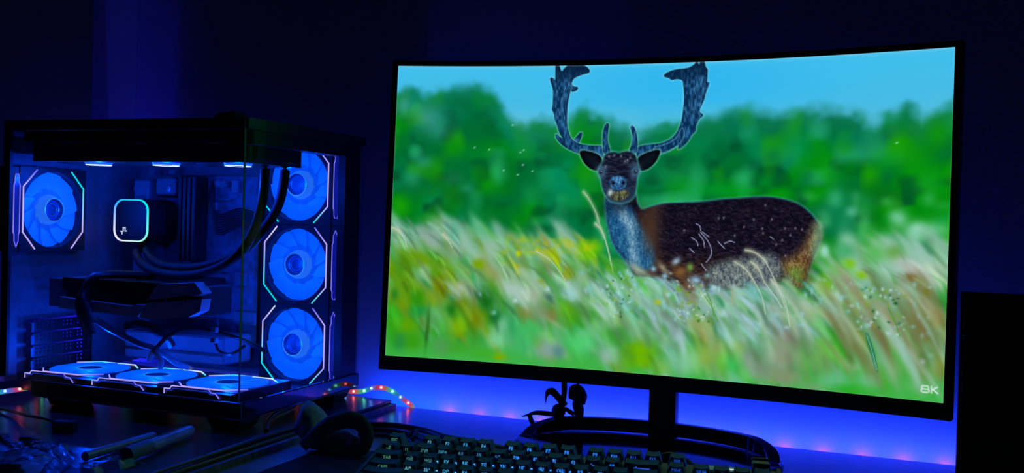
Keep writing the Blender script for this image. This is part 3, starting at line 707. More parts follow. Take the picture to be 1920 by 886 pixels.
    for a, b in (((x0 + 2, y0), (x1 - 2, y0)), ((x0 + 2, y1), (x1 - 2, y1)), ((x0 + 2, ym), (x1 - 2, ym)), ((x0, y0 + 2), (x0, ym - 1.5)), ((x1, y0 + 2), (x1, ym - 1.5)), ((x0 - 1, ym + 1.5), (x0 - 1, y1 - 2)), ((x1 + 1, ym + 1.5), (x1 + 1, y1 - 2))):
        cv.line([a, b], wht, 2.2, .95)
    for a, b in (((1570, y0), (1570, y1)), ((1572, ym), (1584, y0)), ((1574, ym), (1585, y1))):
        cv.line([a, b], wht, 2.2, .95)
    return np.clip(im, 0, 1)

# ------------------------------------------------------------------ the room
struct(MB().box(-2.6, 1.6, WALL_Y, WALL_Y + 0.12, -0.76, 1.9).build('wall_back', M_wall))
struct(MB().box(-2.6, -1.231, 1.252, WALL_Y - 0.0005, -0.76, 1.9).build('trim_1', M_wall))          # pilaster left of the tower
struct(MB().box(-2.6, 1.6, -1.2, WALL_Y + 0.12, -0.80, -0.7605).build('floor', M_floor))

# ------------------------------------------------------------------ desk and board
desk = thing('desk', 'dark laminate desk under the monitor and keyboard', 'desk', (-0.35, 1.0, -0.76))
MB().box(-1.05, 0.9, -0.37, DESK_Y - 1.0, 0.735, 0.76, 0.0015).build('desk_top', M_desk, desk)
for x in (-0.98, 0.83):
    MB().box(x - .03, x + .03, -0.32, 0.27, 0.0, 0.7345, 0.003).build('leg', M_black, desk)
board = thing('raised_board', 'dark wooden board under the glass computer tower, left of the keyboard', 'board', (-1.04, 0.95, 0))
MB().box(-0.352, 0.351, -0.35, 1.2949 - .95, 0.0075, SLAB_Z, 0.001).build('board_top', M_slab, board)
MB().box(-0.35, 0.359, -0.348, 1.2949 - .951, 0.0002, 0.0074).build('board_core', M_slab_edge, board)
mt = tag(MB().box(-0.634, -0.02, 0.60, 1.035, 0.0003, 0.003, 0.0008).build('desk_mat', M_mat), 'thin black cloth desk mat under the keyboard', 'mat')

# ------------------------------------------------------------------ monitor
mon = thing('curved_monitor', 'large curved monitor with black bezel showing a fallow deer in grass', 'monitor', (-0.283, 1.19, 0.0))
SC_R, SC_W, SC_H = 1.6069, 0.697, 0.3923
MX, MY, MZ, TILT, MYAW = -0.2933, 1.2247, 0.2896, 0.0397, 0.0023
MOFF = Vector((-0.283, 1.19, 0.0))


def panel_pt(arc, h, back=0.0):
    """arc: metres along the curve from the middle, h: metres up from the middle, back: metres behind the glass"""
    th = arc / SC_R
    R = SC_R + back
    x = R * math.sin(th); y = SC_R * -1 + R * math.cos(th) - 0.0
    y = -(SC_R - R * math.cos(th))
    y2 = y * math.cos(TILT) + h * math.sin(TILT); z2 = h * math.cos(TILT) - y * math.sin(TILT)
    return Vector((MX + x * math.cos(MYAW) - y2 * math.sin(MYAW), MY + x * math.sin(MYAW) + y2 * math.cos(MYAW), MZ + z2)) - MOFF


def build_screen():
    pic = paint_picture()
    lin = np.where(pic <= 0.04045, pic / 12.92, ((pic + 0.055) / 1.055) ** 2.4)
    jj, ii = np.meshgrid(np.arange(GW + 1), np.arange(GH + 1))
    arc = (jj / GW - .5) * SC_W; h = (.5 - ii / GH) * SC_H
    th = arc / SC_R
    x = SC_R * np.sin(th); y = -SC_R * (1 - np.cos(th))
    y2 = y * math.cos(TILT) + h * math.sin(TILT); z2 = h * math.cos(TILT) - y * math.sin(TILT)
    V = np.stack([MX + x * math.cos(MYAW) - y2 * math.sin(MYAW) - MOFF.x, MY + x * math.sin(MYAW) + y2 * math.cos(MYAW) - MOFF.y, MZ + z2 - MOFF.z], -1).reshape(-1, 3)
    idx = (ii * (GW + 1) + jj)[:-1, :-1].ravel()
    Fq = np.stack([idx, idx + GW + 1, idx + GW + 2, idx + 1], -1)
    me = bpy.data.meshes.new('screen')
    me.vertices.add(len(V)); me.vertices.foreach_set('co', V.astype(np.float32).ravel())
    me.loops.add(Fq.size); me.loops.foreach_set('vertex_index', Fq.astype(np.int32).ravel())
    me.polygons.add(len(Fq)); me.polygons.foreach_set('loop_start', np.arange(0, Fq.size, 4, dtype=np.int32))
    me.update(calc_edges=True)
    a = me.color_attributes.new('tone', 'FLOAT_COLOR', 'POINT')
    a.data.foreach_set('color', np.concatenate([lin.reshape(-1, 3), np.ones((len(V), 1))], 1).astype(np.float32).ravel())
    me.polygons.foreach_set('use_smooth', np.ones(len(Fq), bool))
    m = attr_glow('lit_panel', 1.0, (0.002, 0.002, 0.002))
    m.node_tree.nodes['Principled BSDF'].inputs['Roughness'].default_value = 0.4
    m.node_tree.nodes['Principled BSDF'].inputs['Specular IOR Level'].default_value = 0.2
    me.materials.append(m)
    o = link('screen', me, mon)
    o['label'] = 'lit screen showing a dark fallow deer buck standing in tall grass'


build_screen()


def curved_frame(name, a0, a1, h0, h1, b0, b1, material, n=24):
    mb = MB(); vs = []; fs = []
    for i in range(n + 1):
        a = a0 + (a1 - a0) * i / n
        for (h, b) in ((h0, b0), (h1, b0), (h1, b1), (h0, b1)):
            vs.append(panel_pt(a, h, b))
    for i in range(n):
        for k in range(4):
            l = (k + 1) % 4
            fs.append((i * 4 + k, (i + 1) * 4 + k, (i + 1) * 4 + l, i * 4 + l))
    fs += [(0, 1, 2, 3), (n * 4 + 3, n * 4 + 2, n * 4 + 1, n * 4)]
    mb.add(vs, fs)
    return mb.build(name, material, mon, 30)


HW, HH = SC_W / 2, SC_H / 2
BL, BT, BB = 0.0075, 0.0068, 0.0185         # side, top and bottom bezel
curved_frame('bezel_bottom', -HW - BL, HW + BL, -HH - BB, -HH + 0.0002, -0.0025, 0.016, M_bezel)
curved_frame('bezel_top', -HW - BL, HW + BL, HH - 0.0002, HH + BT, -0.002, 0.016, M_bezel)
curved_frame('bezel_side', -HW - BL, -HW + 0.0002, -HH, HH, -0.002, 0.016, M_bezel, 2)
curved_frame('bezel_side', HW - 0.0002, HW + BL, -HH, HH, -0.002, 0.016, M_bezel, 2)
curved_frame('back_shell', -HW - BL + .004, HW + BL - .004, -HH - BB + .004, HH + BT - .003, 0.001, 0.020, M_black, 24)
curved_frame('back_bulge', -0.16, 0.16, -0.16, 0.10, 0.0201, 0.036, M_black, 10)
# maker's lettering, dark on the dark lower bezel
me = text_mesh('IMPULSE', 0.0085, 0.0001, spacing=1.35, bold=0.00012)
me.materials.append(mat('bezel_print', (0.03, 0.03, 0.033), 0.4))
t = link('bezel_lettering', me, mon)
pc = panel_pt(-0.012, -HH - 0.0085, -0.0029)
t.location = pc; t.rotation_euler = (math.pi / 2 - TILT, 0, MYAW)
t['label'] = 'faint maker lettering in the middle of the lower bezel'
# stand: pole, oval glossy foot and a raised arch along its rear
PX, PY = -0.2755 + 0.283, 1.25 - 1.19
MB().prism(rrect(0.0355, 0.022, 0.003, 3, PX, PY + .012), 0.0054, 0.155).build('stand_pole', M_bezel, mon, 30)
el = [(0.167 * math.cos(a), 0.004 + 0.092 * math.sin(a)) for a in np.linspace(0, 2 * math.pi, 64, endpoint=False)]
el2 = [(0.1655 * math.cos(a), 0.004 + 0.0905 * math.sin(a)) for a in np.linspace(0, 2 * math.pi, 64, endpoint=False)]
mb = MB()
n = 64
mb.add([(x, y, 0.0003) for x, y in el] + [(x, y, 0.0042) for x, y in el] + [(x, y, 0.0052) for x, y in el2],
       [tuple(range(n - 1, -1, -1)), tuple(range(2 * n, 3 * n))] + [(k * n + i, k * n + (i + 1) % n, (k + 1) * n + (i + 1) % n, (k + 1) * n + i) for k in range(2) for i in range(n)])
mb.build('stand_base', M_black_gloss, mon, 15)
vs = []; fs = []
na = 40
for i in range(na + 1):
    a = math.radians(-4 + 188 * i / na)
    s = max(0.0, math.sin(a))
    top = 0.0062 + 0.0175 * min(1, s * 1.7) ** 0.8
    bot = 0.0053 + 0.0016 * min(1, s * 1.6)
    ro, ri = 1.0, 0.90
    for rr, z in ((ro, bot), (ro * .995, top), (ri * 1.01, top), (ri, bot)):
        vs.append((0.163 * rr * math.cos(a), 0.004 + 0.088 * rr * math.sin(a), z))
for i in range(na):
    for k in range(4):
        l = (k + 1) % 4
        fs.append((i * 4 + k, (i + 1) * 4 + k, (i + 1) * 4 + l, i * 4 + l))
fs += [(0, 1, 2, 3), (na * 4 + 3, na * 4 + 2, na * 4 + 1, na * 4)]
MB().add(vs, fs).build('stand_arch', M_black_gloss, mon, 40)

# ------------------------------------------------------------------ LED strip along the wall
strip = thing('led_strip', 'colour-changing LED strip running behind the tower and along the wall', 'led strip', (-0.7, 1.30, 0.0))
SO = Vector((-0.7, 1.30, 0.0))
path = [(-1.215, 0.93, 0.0175), (-1.165, 0.965, 0.021), (-1.135, 1.0, 0.028), (-1.128, 1.035, 0.028), (-1.155, 1.10, 0.019), (-1.178, 1.2, 0.0172), (-1.165, 1.288, 0.0172), (-1.09, 1.3015, 0.017), (-0.95, 1.3015, 0.017), (-0.80, 1.302, 0.017),
        (-0.7495, 1.3025, 0.0178), (-0.728, 1.303, 0.0245), (-0.712, 1.304, 0.027), (-0.694, 1.306, 0.0225), (-0.676, 1.310, 0.0105), (-0.662, 1.3185, -0.0015), (-0.648, 1.3205, -0.012), (-0.60, 1.3205, -0.0165), (0.45, 1.3205, -0.0165)]
q = [Vector(p) - SO for p in path]
q = [q[0] * 2 - q[1]] + q + [q[-1] * 2 - q[-2]]
SP = []
for i in range(1, len(q) - 2):
    seg = max(2, int((q[i + 1] - q[i]).length / 0.006))
    for k in range(seg):
        t = k / seg
        SP.append(.5 * (2 * q[i] + (q[i + 1] - q[i - 1]) * t + (2 * q[i - 1] - 5 * q[i] + 4 * q[i + 1] - q[i + 2]) * t * t + (3 * q[i] - q[i - 1] - 3 * q[i + 1] + q[i + 2]) * t ** 3))
SP.append(q[-2])
cum = [0.0]
for a, b in zip(SP, SP[1:]):
    cum.append(cum[-1] + (b - a).length)
LEDC = [(1.0, 0.02, 0.03), (0.0, 0.75, 0.45), (0.0, 0.22, 1.0)]
# phase so that red chips sit on top of the visible arch and at its foot
i_arch = min(range(len(SP)), key=lambda i: (SP[i] - (Vector((-0.712, 1.304, 0.027)) - SO)).length)
S0 = cum[i_arch]
PITCH_LED = 0.0163


def strip_frame(i):
    d = (SP[min(i + 1, len(SP) - 1)] - SP[max(i - 1, 0)]).normalized()
    # the tape stands on edge behind the tower and faces the room; in the gap it faces up
    nrm = Vector((0.1, -1, 0.45)) if cum[i] < S0 + 0.06 else Vector((0, 0.25, 1))
    if cum[i] < 0.30:
        nrm = Vector((0.5, -0.6, 0.6))
    side = d.cross(nrm).normalized(); nrm = side.cross(d).normalized()
    return d, nrm, side


mb = MB(); vs = []; fs = []; tones = []
for i, p in enumerate(SP):
    d, nrm, side = strip_frame(i)
    ph = (cum[i] - S0) / PITCH_LED
    k = int(round(ph)) % 3
    fall = math.exp(-((ph - round(ph)) * 2.6) ** 2)
    nxt = LEDC[(int(round(ph)) + (1 if ph > round(ph) else -1)) % 3]
    tone = tuple(0.55 * (LEDC[k][c] * (0.55 + .45 * fall) + nxt[c] * (1 - fall) * .3) + .02 for c in range(3))
    for w, b in ((-1, 0), (1, 0), (1, 1), (-1, 1)):
        vs.append(p + side * (0.0036 * w) - nrm * (0.0008 * b)); tones.append(tone)
for i in range(len(SP) - 1):
    for k in range(4):
        l = (k + 1) % 4
        fs.append((i * 4 + k, (i + 1) * 4 + k, (i + 1) * 4 + l, i * 4 + l))
mb.v = vs; mb.f = fs; mb.c = tones
M_ribbon = attr_glow('led_tape_diffuse', 0.8, (0.3, 0.3, 0.3))
mb.build('strip_tape', M_ribbon, strip)
for k in range(int(-S0 / PITCH_LED) + 1, 6):
    s = S0 + k * PITCH_LED
    i = min(range(len(cum)), key=lambda j: abs(cum[j] - s))
    d, nrm, side = strip_frame(i)
    m = MB()
    c = SP[i] + nrm * 0.0008
    m.add([c + d * (0.0012 * sx) + side * (0.0012 * sy) + nrm * (0.0008 * sz) for sz in (-1, 1) for sy in (-1, 1) for sx in (-1, 1)],
          [(0, 2, 3, 1), (4, 5, 7, 6), (0, 1, 5, 4), (2, 6, 7, 3), (0, 4, 6, 2), (1, 3, 7, 5)])
    tone = LEDC[k % 3]
    m.build('led_chip', glow_mat('led_' + ('red', 'green', 'blue')[k % 3], tuple(min(1, t * .9 + .12) for t in tone), 11.0), strip)
# the light the tape throws: blue wash in the gap behind the desk, red chips every third step
GL = (0.0, 0.035, 1.0)
o = area_light('gap_glow', strip, Vector((-0.315, 1.3215, -0.0135)) - SO, (math.pi - 0.75, 0, 0), 0.87, 0.006, GL, W_GAP)
xs = -0.62
while xs < 0.13:
    d = bpy.data.lights.new('red_chip_light', 'POINT'); d.color = (1.0, 0.03, 0.16); d.energy = W_RED; d.shadow_soft_size = 0.003
    link('red_chip_light', d, strip, Vector((xs, WALL_Y - 0.009, -0.0115)) - SO)
    xs += 0.0489
o = area_light('tower_back_glow', strip, Vector((-0.95, 1.318, 0.016)) - SO, (math.pi - 0.05, 0, 0), 0.36, 0.006, GL, W_BACK)
o = area_light('tower_side_glow', strip, Vector((-1.192, 1.24, 0.0225)) - SO, (math.pi, 0, 0), 0.012, 0.10, (0.012, 0.012, 1.0), W_SIDE)
d = bpy.data.lights.new('strip_end_glow', 'POINT'); d.color = (0.10, 0.05, 1.0); d.energy = W_END; d.shadow_soft_size = 0.004
link('strip_end_glow', d, strip, Vector((-1.19, 1.02, 0.034)) - SO)

# ------------------------------------------------------------------ computer tower
PO = Vector((-0.94, 1.148, SLAB_Z))
tower = thing('computer_tower', 'black glass-panelled computer tower full of blue-lit fans', 'computer', PO)
X0, X1, Y0, Y1 = -1.168, -0.742, 1.0042, 1.292          # outer box
ZB, ZG, ZT = 0.0262, 0.0485, 0.3988                      # base bottom, glass bottom, top


def part(mb, name, material, parent=None, smooth=False):
    return mb.build(name, material, parent or tower, smooth, None, PO if parent is None else None)


# base tray: short on the left so that the strip shows past it
mb = MB()
mb.prism([(-1.083, Y0 + .002), (X1 - .002, Y0 + .002), (X1 - .002, Y1 - .002), (-1.155, Y1 - .002), (-1.155, 1.09), (-1.095, 1.03)], ZB, ZB + 0.0007)
part(mb, 'base_tray', M_black)
part(MB().box(-1.083, X1 - .001, Y0 + .0005, Y0 + 0.006, ZB + .002, ZG - 0.0004, 0.001), 'base_rail', M_black)
part(MB().box(X1 - 0.007, X1 - .0005, Y0 + .007, Y1 - .002, ZB + .002, ZG - 0.0004, 0.001), 'base_rail', M_black_gloss)
for fx, fy in ((-0.775, 1.035), (-0.775, 1.255), (-1.05, 1.045), (-1.10, 1.255)):
    mb = MB()
    mb.add([(fx + sx * w, fy + sy * d, z) for z, w, d in ((SLAB_Z + .0002, 0.020, 0.016), (SLAB_Z + .0025, 0.022, 0.018), (ZB - .0002, 0.026, 0.022)) for sx, sy in ((-1, -1), (1, -1), (1, 1), (-1, 1))],
           [(3, 2, 1, 0), (8, 9, 10, 11)] + [(k * 4 + i, k * 4 + (i + 1) % 4, k * 4 + 4 + (i + 1) % 4, k * 4 + 4 + i) for k in range(2) for i in range(4)])
    part(mb, 'foot', M_rubber)
# roof, rear panel, back tray, pillars
part(MB().prism([(-1.1445, Y0 + .0046), (X1 - .0005, Y0 + .0046), (X1 - .0005, Y1), (X0, Y1), (X0, 1.035)], 0.3852, ZT), 'roof', M_black)
part(MB().box(X0 + .002, X1 - .006, Y1 - 0.006, Y1, ZG - .015, 0.385), 'back_tray', M_steel)
part(MB().box(X1 - 0.016, X1 - 0.0046, 1.243, Y1 - .0062, ZG, 0.385), 'front_pillar', M_black)
part(MB().box(-1.1445, -1.1335, Y0 + .0046, Y0 + 0.0095, ZG, 0.385), 'rear_pillar', M_black)
part(MB().box(X1 - 0.03, X1 - 0.0046, Y0 + .02, 1.2428, 0.3675, 0.385), 'roof_lip', M_black)
part(MB().box(-1.126, X1 - .031, Y0 + .02, Y0 + .03, 0.372, 0.385), 'roof_lip', M_black)


def grid_plate(mb, xa, xb, ya, yb, za, zb, holes):
    """a plate across x with rectangular holes (y0, y1, z0, z1): boxes around them"""
    ys = sorted({ya, yb} | {h[0] for h in holes} | {h[1] for h in holes}); zs = sorted({za, zb} | {h[2] for h in holes} | {h[3] for h in holes})
    hs = set(holes)
    for a, b in zip(ys, ys[1:]):
        run = None
        for c, d in zip(zs, zs[1:]):
            cy, cz = (a + b) / 2, (c + d) / 2
            hole = any(h[0] < cy < h[1] and h[2] < cz < h[3] for h in hs)
            if hole:
                if run:
                    mb.box(xa, xb, a, b, *run); run = None
            else:
                run = (run[0], d) if run else (c, d)
        if run:
            mb.box(xa, xb, a, b, *run)


RX = -1.144
mb = MB()
grid_plate(mb, X0 + .001, RX - .0135, 1.028, Y1 - .0065, ZG - .012, 0.385, [(1.043, 1.147, 0.226, 0.331), (1.064, 1.178, 0.0475, 0.120)])
part(mb, 'rear_panel', M_steel)
for k in range(4):                                        # expansion-slot covers, each with its own perforation
    za = 0.0485 + 0.0180 * k
    holes = []
    for cidx in range(15):
        if cidx in (5, 6, 10):
            continue
        ya = 1.0700 + cidx * 0.0070
        for r in range(2):
            holes.append((ya, ya + 0.0030, za + 0.0055 + r * 0.0055, za + 0.0055 + r * 0.0055 + 0.0028))
    mb = MB(); grid_plate(mb, RX - .003, RX - .0018, 1.0645, 1.1765, za, za + 0.0162, holes)
    part(mb, 'slot_cover', M_black)
    part(MB().box(RX - .0017, RX + .002, 1.0585, 1.0640, za + .001, za + .0145, 0.0006), 'slot_clip', M_grey)
# glass
part(MB().box(-1.1443, X1 - .0046, Y0, Y0 + 0.0040, ZG, ZT - 0.0012), 'side_glass', M_glass)
part(MB().box(X1 - 0.0040, X1, Y0, Y1 - 0.004, ZG, ZT - 0.0012), 'front_glass', M_glass)
part(MB().box(X1 - 0.0044, X1 - 0.0041, Y0, Y0 + .004, ZG, ZT - 0.0012), 'glass_corner_seam', M_glass_edge)

# motherboard, memory, heat sinks
brd = part(MB().box(-1.118, -0.912, 1.268, 1.270, 0.075, 0.338), 'motherboard', M_pcb)
MOB = PO


def sub(mb, name, material, parent, smooth=False):
    return mb.build(name, material, parent, smooth, None, PO)


sub(MB().box(-1.117, -1.088, 1.225, 1.2678, 0.18, 0.330, 0.003), 'port_cover', M_steel, brd)
for k in range(9):                                        # slanted bars on the port cover, modelled after the fan light bars' reflection
    z = 0.262 + k * 0.0068
    sub(MB().prism([(-1.108, z), (-1.0925, z + .005), (-1.0925, z + .0068), (-1.108, z + .0018)], 1.2235, 1.2249, 'y'), 'reflection_bar', M_grey, brd)
sub(MB().box(-1.086, -1.048, 1.238, 1.2678, 0.306, 0.334, 0.003), 'heat_sink', M_steel, brd)
for x in (-1.117, -1.0795):
    sub(MB().box(x, x + .009, 1.262, 1.2678, 0.3385, 0.347), 'power_socket', M_grey, brd)
for x in (-1.112, -1.048):
    sub(MB().lathe([(0.0046, 1.2372), (0.0046, 1.2362), (0.0022, 1.2360), (0.0022, 1.2366)], 14, 'y', (x - .01, 0, .316)), 'screw', M_metal, brd, 40)
for k in range(4):
    x = -1.040 + k * 0.0088
    r = sub(MB().box(x, x + 0.0062, 1.236, 1.2678, 0.205, 0.336, 0.0012), 'memory_stick', M_black, brd)
for x, z, w, h in ((-0.995, .321, .016, .010), (-0.99, .300, .03, .004), (-1.0, .285, .012, .012), (-0.96, .312, .012, .02), (-0.985, .19, .02, .006), (-0.95, .17, .02, .02), (-1.03, .10, .05, .016), (-0.95, .11, .04, .02)):
    sub(MB().box(x, x + w, 1.262, 1.2678, z, z + h, 0.0008), 'chip', M_grey if w < .017 else M_steel, brd)
part(MB().prism([(-0.978, 0.3255), (-0.968, 0.3315), (-0.963, 0.3235), (-0.973, 0.3175)], 1.255, 1.2585, 'y'), 'paper_tag', M_paper)
# ribbed cable bundle by the board's upper right
for k in range(9):
    z = 0.300 - k * 0.0034
    part(MB().tube([(-0.900, 1.255, z - .02), (-0.930, 1.244, z - .012), (-0.965, 1.240, z - .022 - .0004 * k), (-0.990, 1.248, z + .004), (-0.993, 1.262, z + .03)], 0.0016, 6, 5), 'power_wire', M_cable, None, True)

# pump head with ring light
pump = part(MB().prism(rrect(0.064, 0.066, 0.017, 6, -1.0925, 0.2654), 1.196, 1.262, 'y'), 'pump_head', M_black, None, 35)
W_, H_ = 0.0655, 0.0645
o_ = rrect(W_, H_, 0.0175, 8, -1.0925, 0.2654); i_ = rrect(W_ - .0034, H_ - .0034, 0.0160, 8, -1.0925, 0.2654)
mb = MB()
mb.ring(o_, i_, 1.1935, 1.1962, 'y')


def ring_tone(x, z):
    a = math.atan2(z - 0.2654, x + 1.0925)
    stops = [(-math.pi, (.75, .72, 1.0)), (-2.3, (.95, .85, 1.0)), (-1.57, (1.0, 1.0, 1.0)), (-.8, (.3, 1.0, .75)), (0, (0.0, .9, .75)), (.8, (0, .9, .9)), (1.57, (0, .75, 1.0)), (2.4, (0.02, .45, 1.0)), (3.0, (.45, .5, 1.0)), (math.pi, (.75, .72, 1.0))]
    for (a0, c0), (a1, c1) in zip(stops, stops[1:]):
        if a0 <= a <= a1:
            t = (a - a0) / (a1 - a0)
            return tuple(c0[k] + (c1[k] - c0[k]) * t for k in range(3))
    return stops[0][1]


mb.c = [ring_tone(v[0], v[2]) for v in mb.v]
sub(mb, 'ring_light', M_tone, pump, 40)
sub(MB().prism(rrect(0.0595, 0.0585, 0.0145, 6, -1.0925, 0.2654), 1.1945, 1.1958, 'y'), 'face_plate', M_black, pump)
u = 0.0024
lx, lz = -1.1118, 0.2475
mb = MB()
for a, b, w, h in ((0, 0, 3.0, 1.3), (1.8, -3.0, 1.3, 3.0), (3.4, .3, 1.3, 5.2), (3.4, 4.3, 4.2, 1.3), (6.2, 0.5, 1.3, 4.6), (6.2, .5, 3.2, 1.3)):
    mb.box(lx + a * u * .55, lx + (a + w) * u * .55, 1.1938, 1.1944, lz + b * u * .55, lz + (b + h) * u * .55)
sub(mb, 'pump_logo', glow_mat('logo_white', (0.75, 0.8, 1.0), 0.9), pump)
# coolant tubes from the pump up to the radiator
part(MB().tube([(-1.078, 1.225, 0.2300), (-1.070, 1.205, 0.2210), (-1.040, 1.185, 0.2075), (-0.985, 1.155, 0.2010), (-0.9, 1.122, 0.2055), (-0.832, 1.107, 0.2240), (-0.798, 1.111, 0.2530), (-0.780, 1.125, 0.290), (-0.774, 1.131, 0.330), (-0.774, 1.131, 0.366)], 0.0066, 10, 7), 'coolant_tube', M_rubber, None, True)
part(MB().tube([(-1.092, 1.225, 0.2280), (-1.085, 1.200, 0.2160), (-1.045, 1.170, 0.2000), (-0.98, 1.14, 0.1915), (-0.89, 1.10, 0.1960), (-0.825, 1.085, 0.2160), (-0.797, 1.089, 0.2480), (-0.788, 1.100, 0.290), (-0.786, 1.104, 0.330), (-0.786, 1.104, 0.366)], 0.0066, 10, 7), 'coolant_tube', M_rubber, None, True)
rad = part(MB().box(-1.128, -0.772, 1.042, 1.162, 0.3705, 0.3848, 0.001), 'radiator', M_black)
sub(MB().box(-0.798, -0.764, 1.052, 1.152, 0.3475, 0.3704, 0.003), 'end_tank', M_black, rad)

# graphics card
gpu = part(MB().box(-1.105, -0.868, 1.085, 1.150, 0.140, 0.181, 0.002).box(-1.105, -0.965, 1.1502, 1.262, 0.140, 0.181, 0.002), 'graphics_card', M_black)
sub(MB().prism([(-1.105, 0.1655), (-1.03, 0.1655), (-1.02, 0.172), (-0.948, 0.172), (-0.935, 0.1805), (-0.868, 0.1805), (-0.868, 0.183), (-1.105, 0.183)], 1.0765, 1.0848, 'y'), 'shroud_upper', M_black, gpu)
M_shroud = mat('shroud_silver', (0.62, 0.64, 0.70), 0.5, 0.0, noise_scale=90, vary=0.15)
sub(MB().prism([(-1.102, 0.1400), (-0.962, 0.1362), (-0.946, 0.1530), (-0.966, 0.1530), (-0.971, 0.1500), (-1.102, 0.1560)], 1.068, 1.0846, 'y'), 'shroud_trim', M_shroud, gpu)
sub(MB().prism([(-0.945, 0.1600), (-0.927, 0.1825), (-0.866, 0.1875), (-0.852, 0.1740), (-0.868, 0.1690), (-0.872, 0.1705), (-0.89, 0.1700), (-0.894, 0.1670)], 1.066, 1.0846, 'y'), 'shroud_fin', M_shroud, gpu)
sub(MB().prism([(-0.957, 0.1362), (-0.937, 0.1345), (-0.875, 0.1410), (-0.856, 0.1500), (-0.853, 0.1660), (-0.945, 0.1560)], 1.066, 1.0846, 'y'), 'shroud_fin', M_shroud, gpu)
for x in (-0.912, -0.877):
    sub(MB().lathe([(0.0028, 1.0652), (0.0024, 1.0636), (0.0006, 1.0634)], 12, 'y', (x, 0, 0.1625)), 'screw', M_metal, gpu, 40)
sub(MB().box(-1.138, -1.1052, 1.085, 1.20, 0.140, 0.180), 'bracket', M_grey, gpu)
# power lead draped over the card and loose wiring below it
part(MB().tube([(-1.052, 1.075, 0.108), (-1.050, 1.062, 0.135), (-1.046, 1.058, 0.165), (-1.040, 1.066, 0.186), (-1.030, 1.09, 0.190), (-1.02, 1.16, 0.186)], 0.0082, 8, 6, (1.35, .7)), 'power_lead', M_cable, None, True)
part(MB().tube([(-1.048, 1.078, 0.128), (-1.02, 1.085, 0.112), (-0.985, 1.095, 0.096), (-0.955, 1.10, 0.088), (-0.94, 1.12, 0.070), (-0.95, 1.16, 0.056)], 0.0062, 8, 6, (1.5, .6)), 'wiring', M_grey, None, True)
part(MB().tube([(-1.01, 1.10, 0.118), (-0.99, 1.11, 0.120), (-0.965, 1.12, 0.108), (-0.955, 1.13, 0.09)], 0.011, 8, 6, (1.0, .6)), 'wiring', M_cable, None, True)
part(MB().tube([(-0.96, 1.09, 0.080), (-0.93, 1.10, 0.112), (-0.90, 1.12, 0.118), (-0.87, 1.14, 0.112), (-0.845, 1.16, 0.10), (-0.83, 1.18, 0.085)], 0.003, 8, 6), 'wiring', M_cable, None, True)
part(MB().tube([(-0.955, 1.085, 0.076), (-0.945, 1.082, 0.088), (-0.935, 1.085, 0.078), (-0.94, 1.09, 0.066)], 0.004, 8, 6), 'wiring', M_grey, None, True)
part(MB().tube([(-0.872, 1.12, 0.105), (-0.862, 1.115, 0.092), (-0.845, 1.12, 0.088), (-0.838, 1.14, 0.098)], 0.0022, 8, 6), 'wiring', M_cable, None, True)
for z in (0.118, 0.104):
    part(MB().box(-0.866, -0.857, 1.10, 1.108, z, z + .007, 0.0008), 'connector', M_grey)
shr = part(MB().box(-1.10, -0.915, 1.195, 1.262, 0.056, 0.098, 0.003), 'cable_shroud', M_steel)
sub(MB().box(-1.098, -0.917, 1.190, 1.1948, 0.07, 0.074), 'shroud_groove', M_black, shr)

# ---- fans
FR = 0.0535
M_blade = bpy.data.materials.new('frosted_fan_plastic'); M_blade.use_nodes = True
nt = M_blade.node_tree; bs = nt.nodes['Principled BSDF']
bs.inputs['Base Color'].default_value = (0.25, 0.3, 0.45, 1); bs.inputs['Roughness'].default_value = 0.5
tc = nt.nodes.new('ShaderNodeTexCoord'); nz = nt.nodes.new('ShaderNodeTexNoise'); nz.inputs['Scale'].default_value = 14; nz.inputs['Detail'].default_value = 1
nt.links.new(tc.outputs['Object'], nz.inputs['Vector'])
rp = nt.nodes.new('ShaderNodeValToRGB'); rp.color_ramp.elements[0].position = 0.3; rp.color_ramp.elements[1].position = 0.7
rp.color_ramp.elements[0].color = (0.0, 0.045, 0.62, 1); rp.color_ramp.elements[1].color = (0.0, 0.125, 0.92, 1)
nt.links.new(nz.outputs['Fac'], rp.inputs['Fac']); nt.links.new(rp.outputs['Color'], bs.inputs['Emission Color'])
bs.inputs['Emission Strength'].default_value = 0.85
MATS['frosted_fan_plastic'] = M_blade
M_hub = mat('hub_plastic', (0.03, 0.05, 0.10), 0.2, emit=(0.0, 0.06, 0.6), strength=0.30)
M_hubface = mat('hub_mirror', (0.006, 0.008, 0.02), 0.3, emit=(0.0, 0.018, 0.22), strength=0.5)
M_hubside = mat('hub_glow', (0.05, 0.08, 0.15), 0.3, emit=(0.02, 0.18, 0.95), strength=0.85)


def blade_mesh(lift=0.0):
    vs = []; fs = []
    na_, nr_ = 6, 5
    span = math.radians(50)
    for lay in (0, 1):
        for i in range(nr_ + 1):
            r = 0.0195 + (FR - 0.0190) * i / nr_
            for j in range(na_ + 1):
                a = -span / 2 + span * j / na_ + 0.35 * (i / nr_) ** 1.3
                y = (0.0018 if lift else 0.0062) * (j / na_ - .5) + (0.0009 if lay else 0) + 0.0015 - lift
                vs.append((r * math.cos(a), y, r * math.sin(a)))
    m = (nr_ + 1) * (na_ + 1)
    for i in range(nr_):
        for j in range(na_):
            a = i * (na_ + 1) + j; b = a + 1; c = a + na_ + 2; d = a + na_ + 1
            fs.append((a, b, c, d)); fs.append((m + a, m + d, m + c, m + b))
    for i in range(nr_):
        for j in (0, na_):
            a = i * (na_ + 1) + j; b = a + na_ + 1
            fs.append((a, b, m + b, m + a))
    for j in range(na_):
        for i in (0, nr_):
            a = i * (na_ + 1) + j
            fs.append((a, a + 1, m + a + 1, m + a))
    mb = MB(); mb.add(vs, fs)
    me = mb.mesh('blade'); me.materials.append(M_blade); shade(me, 40)
    return me


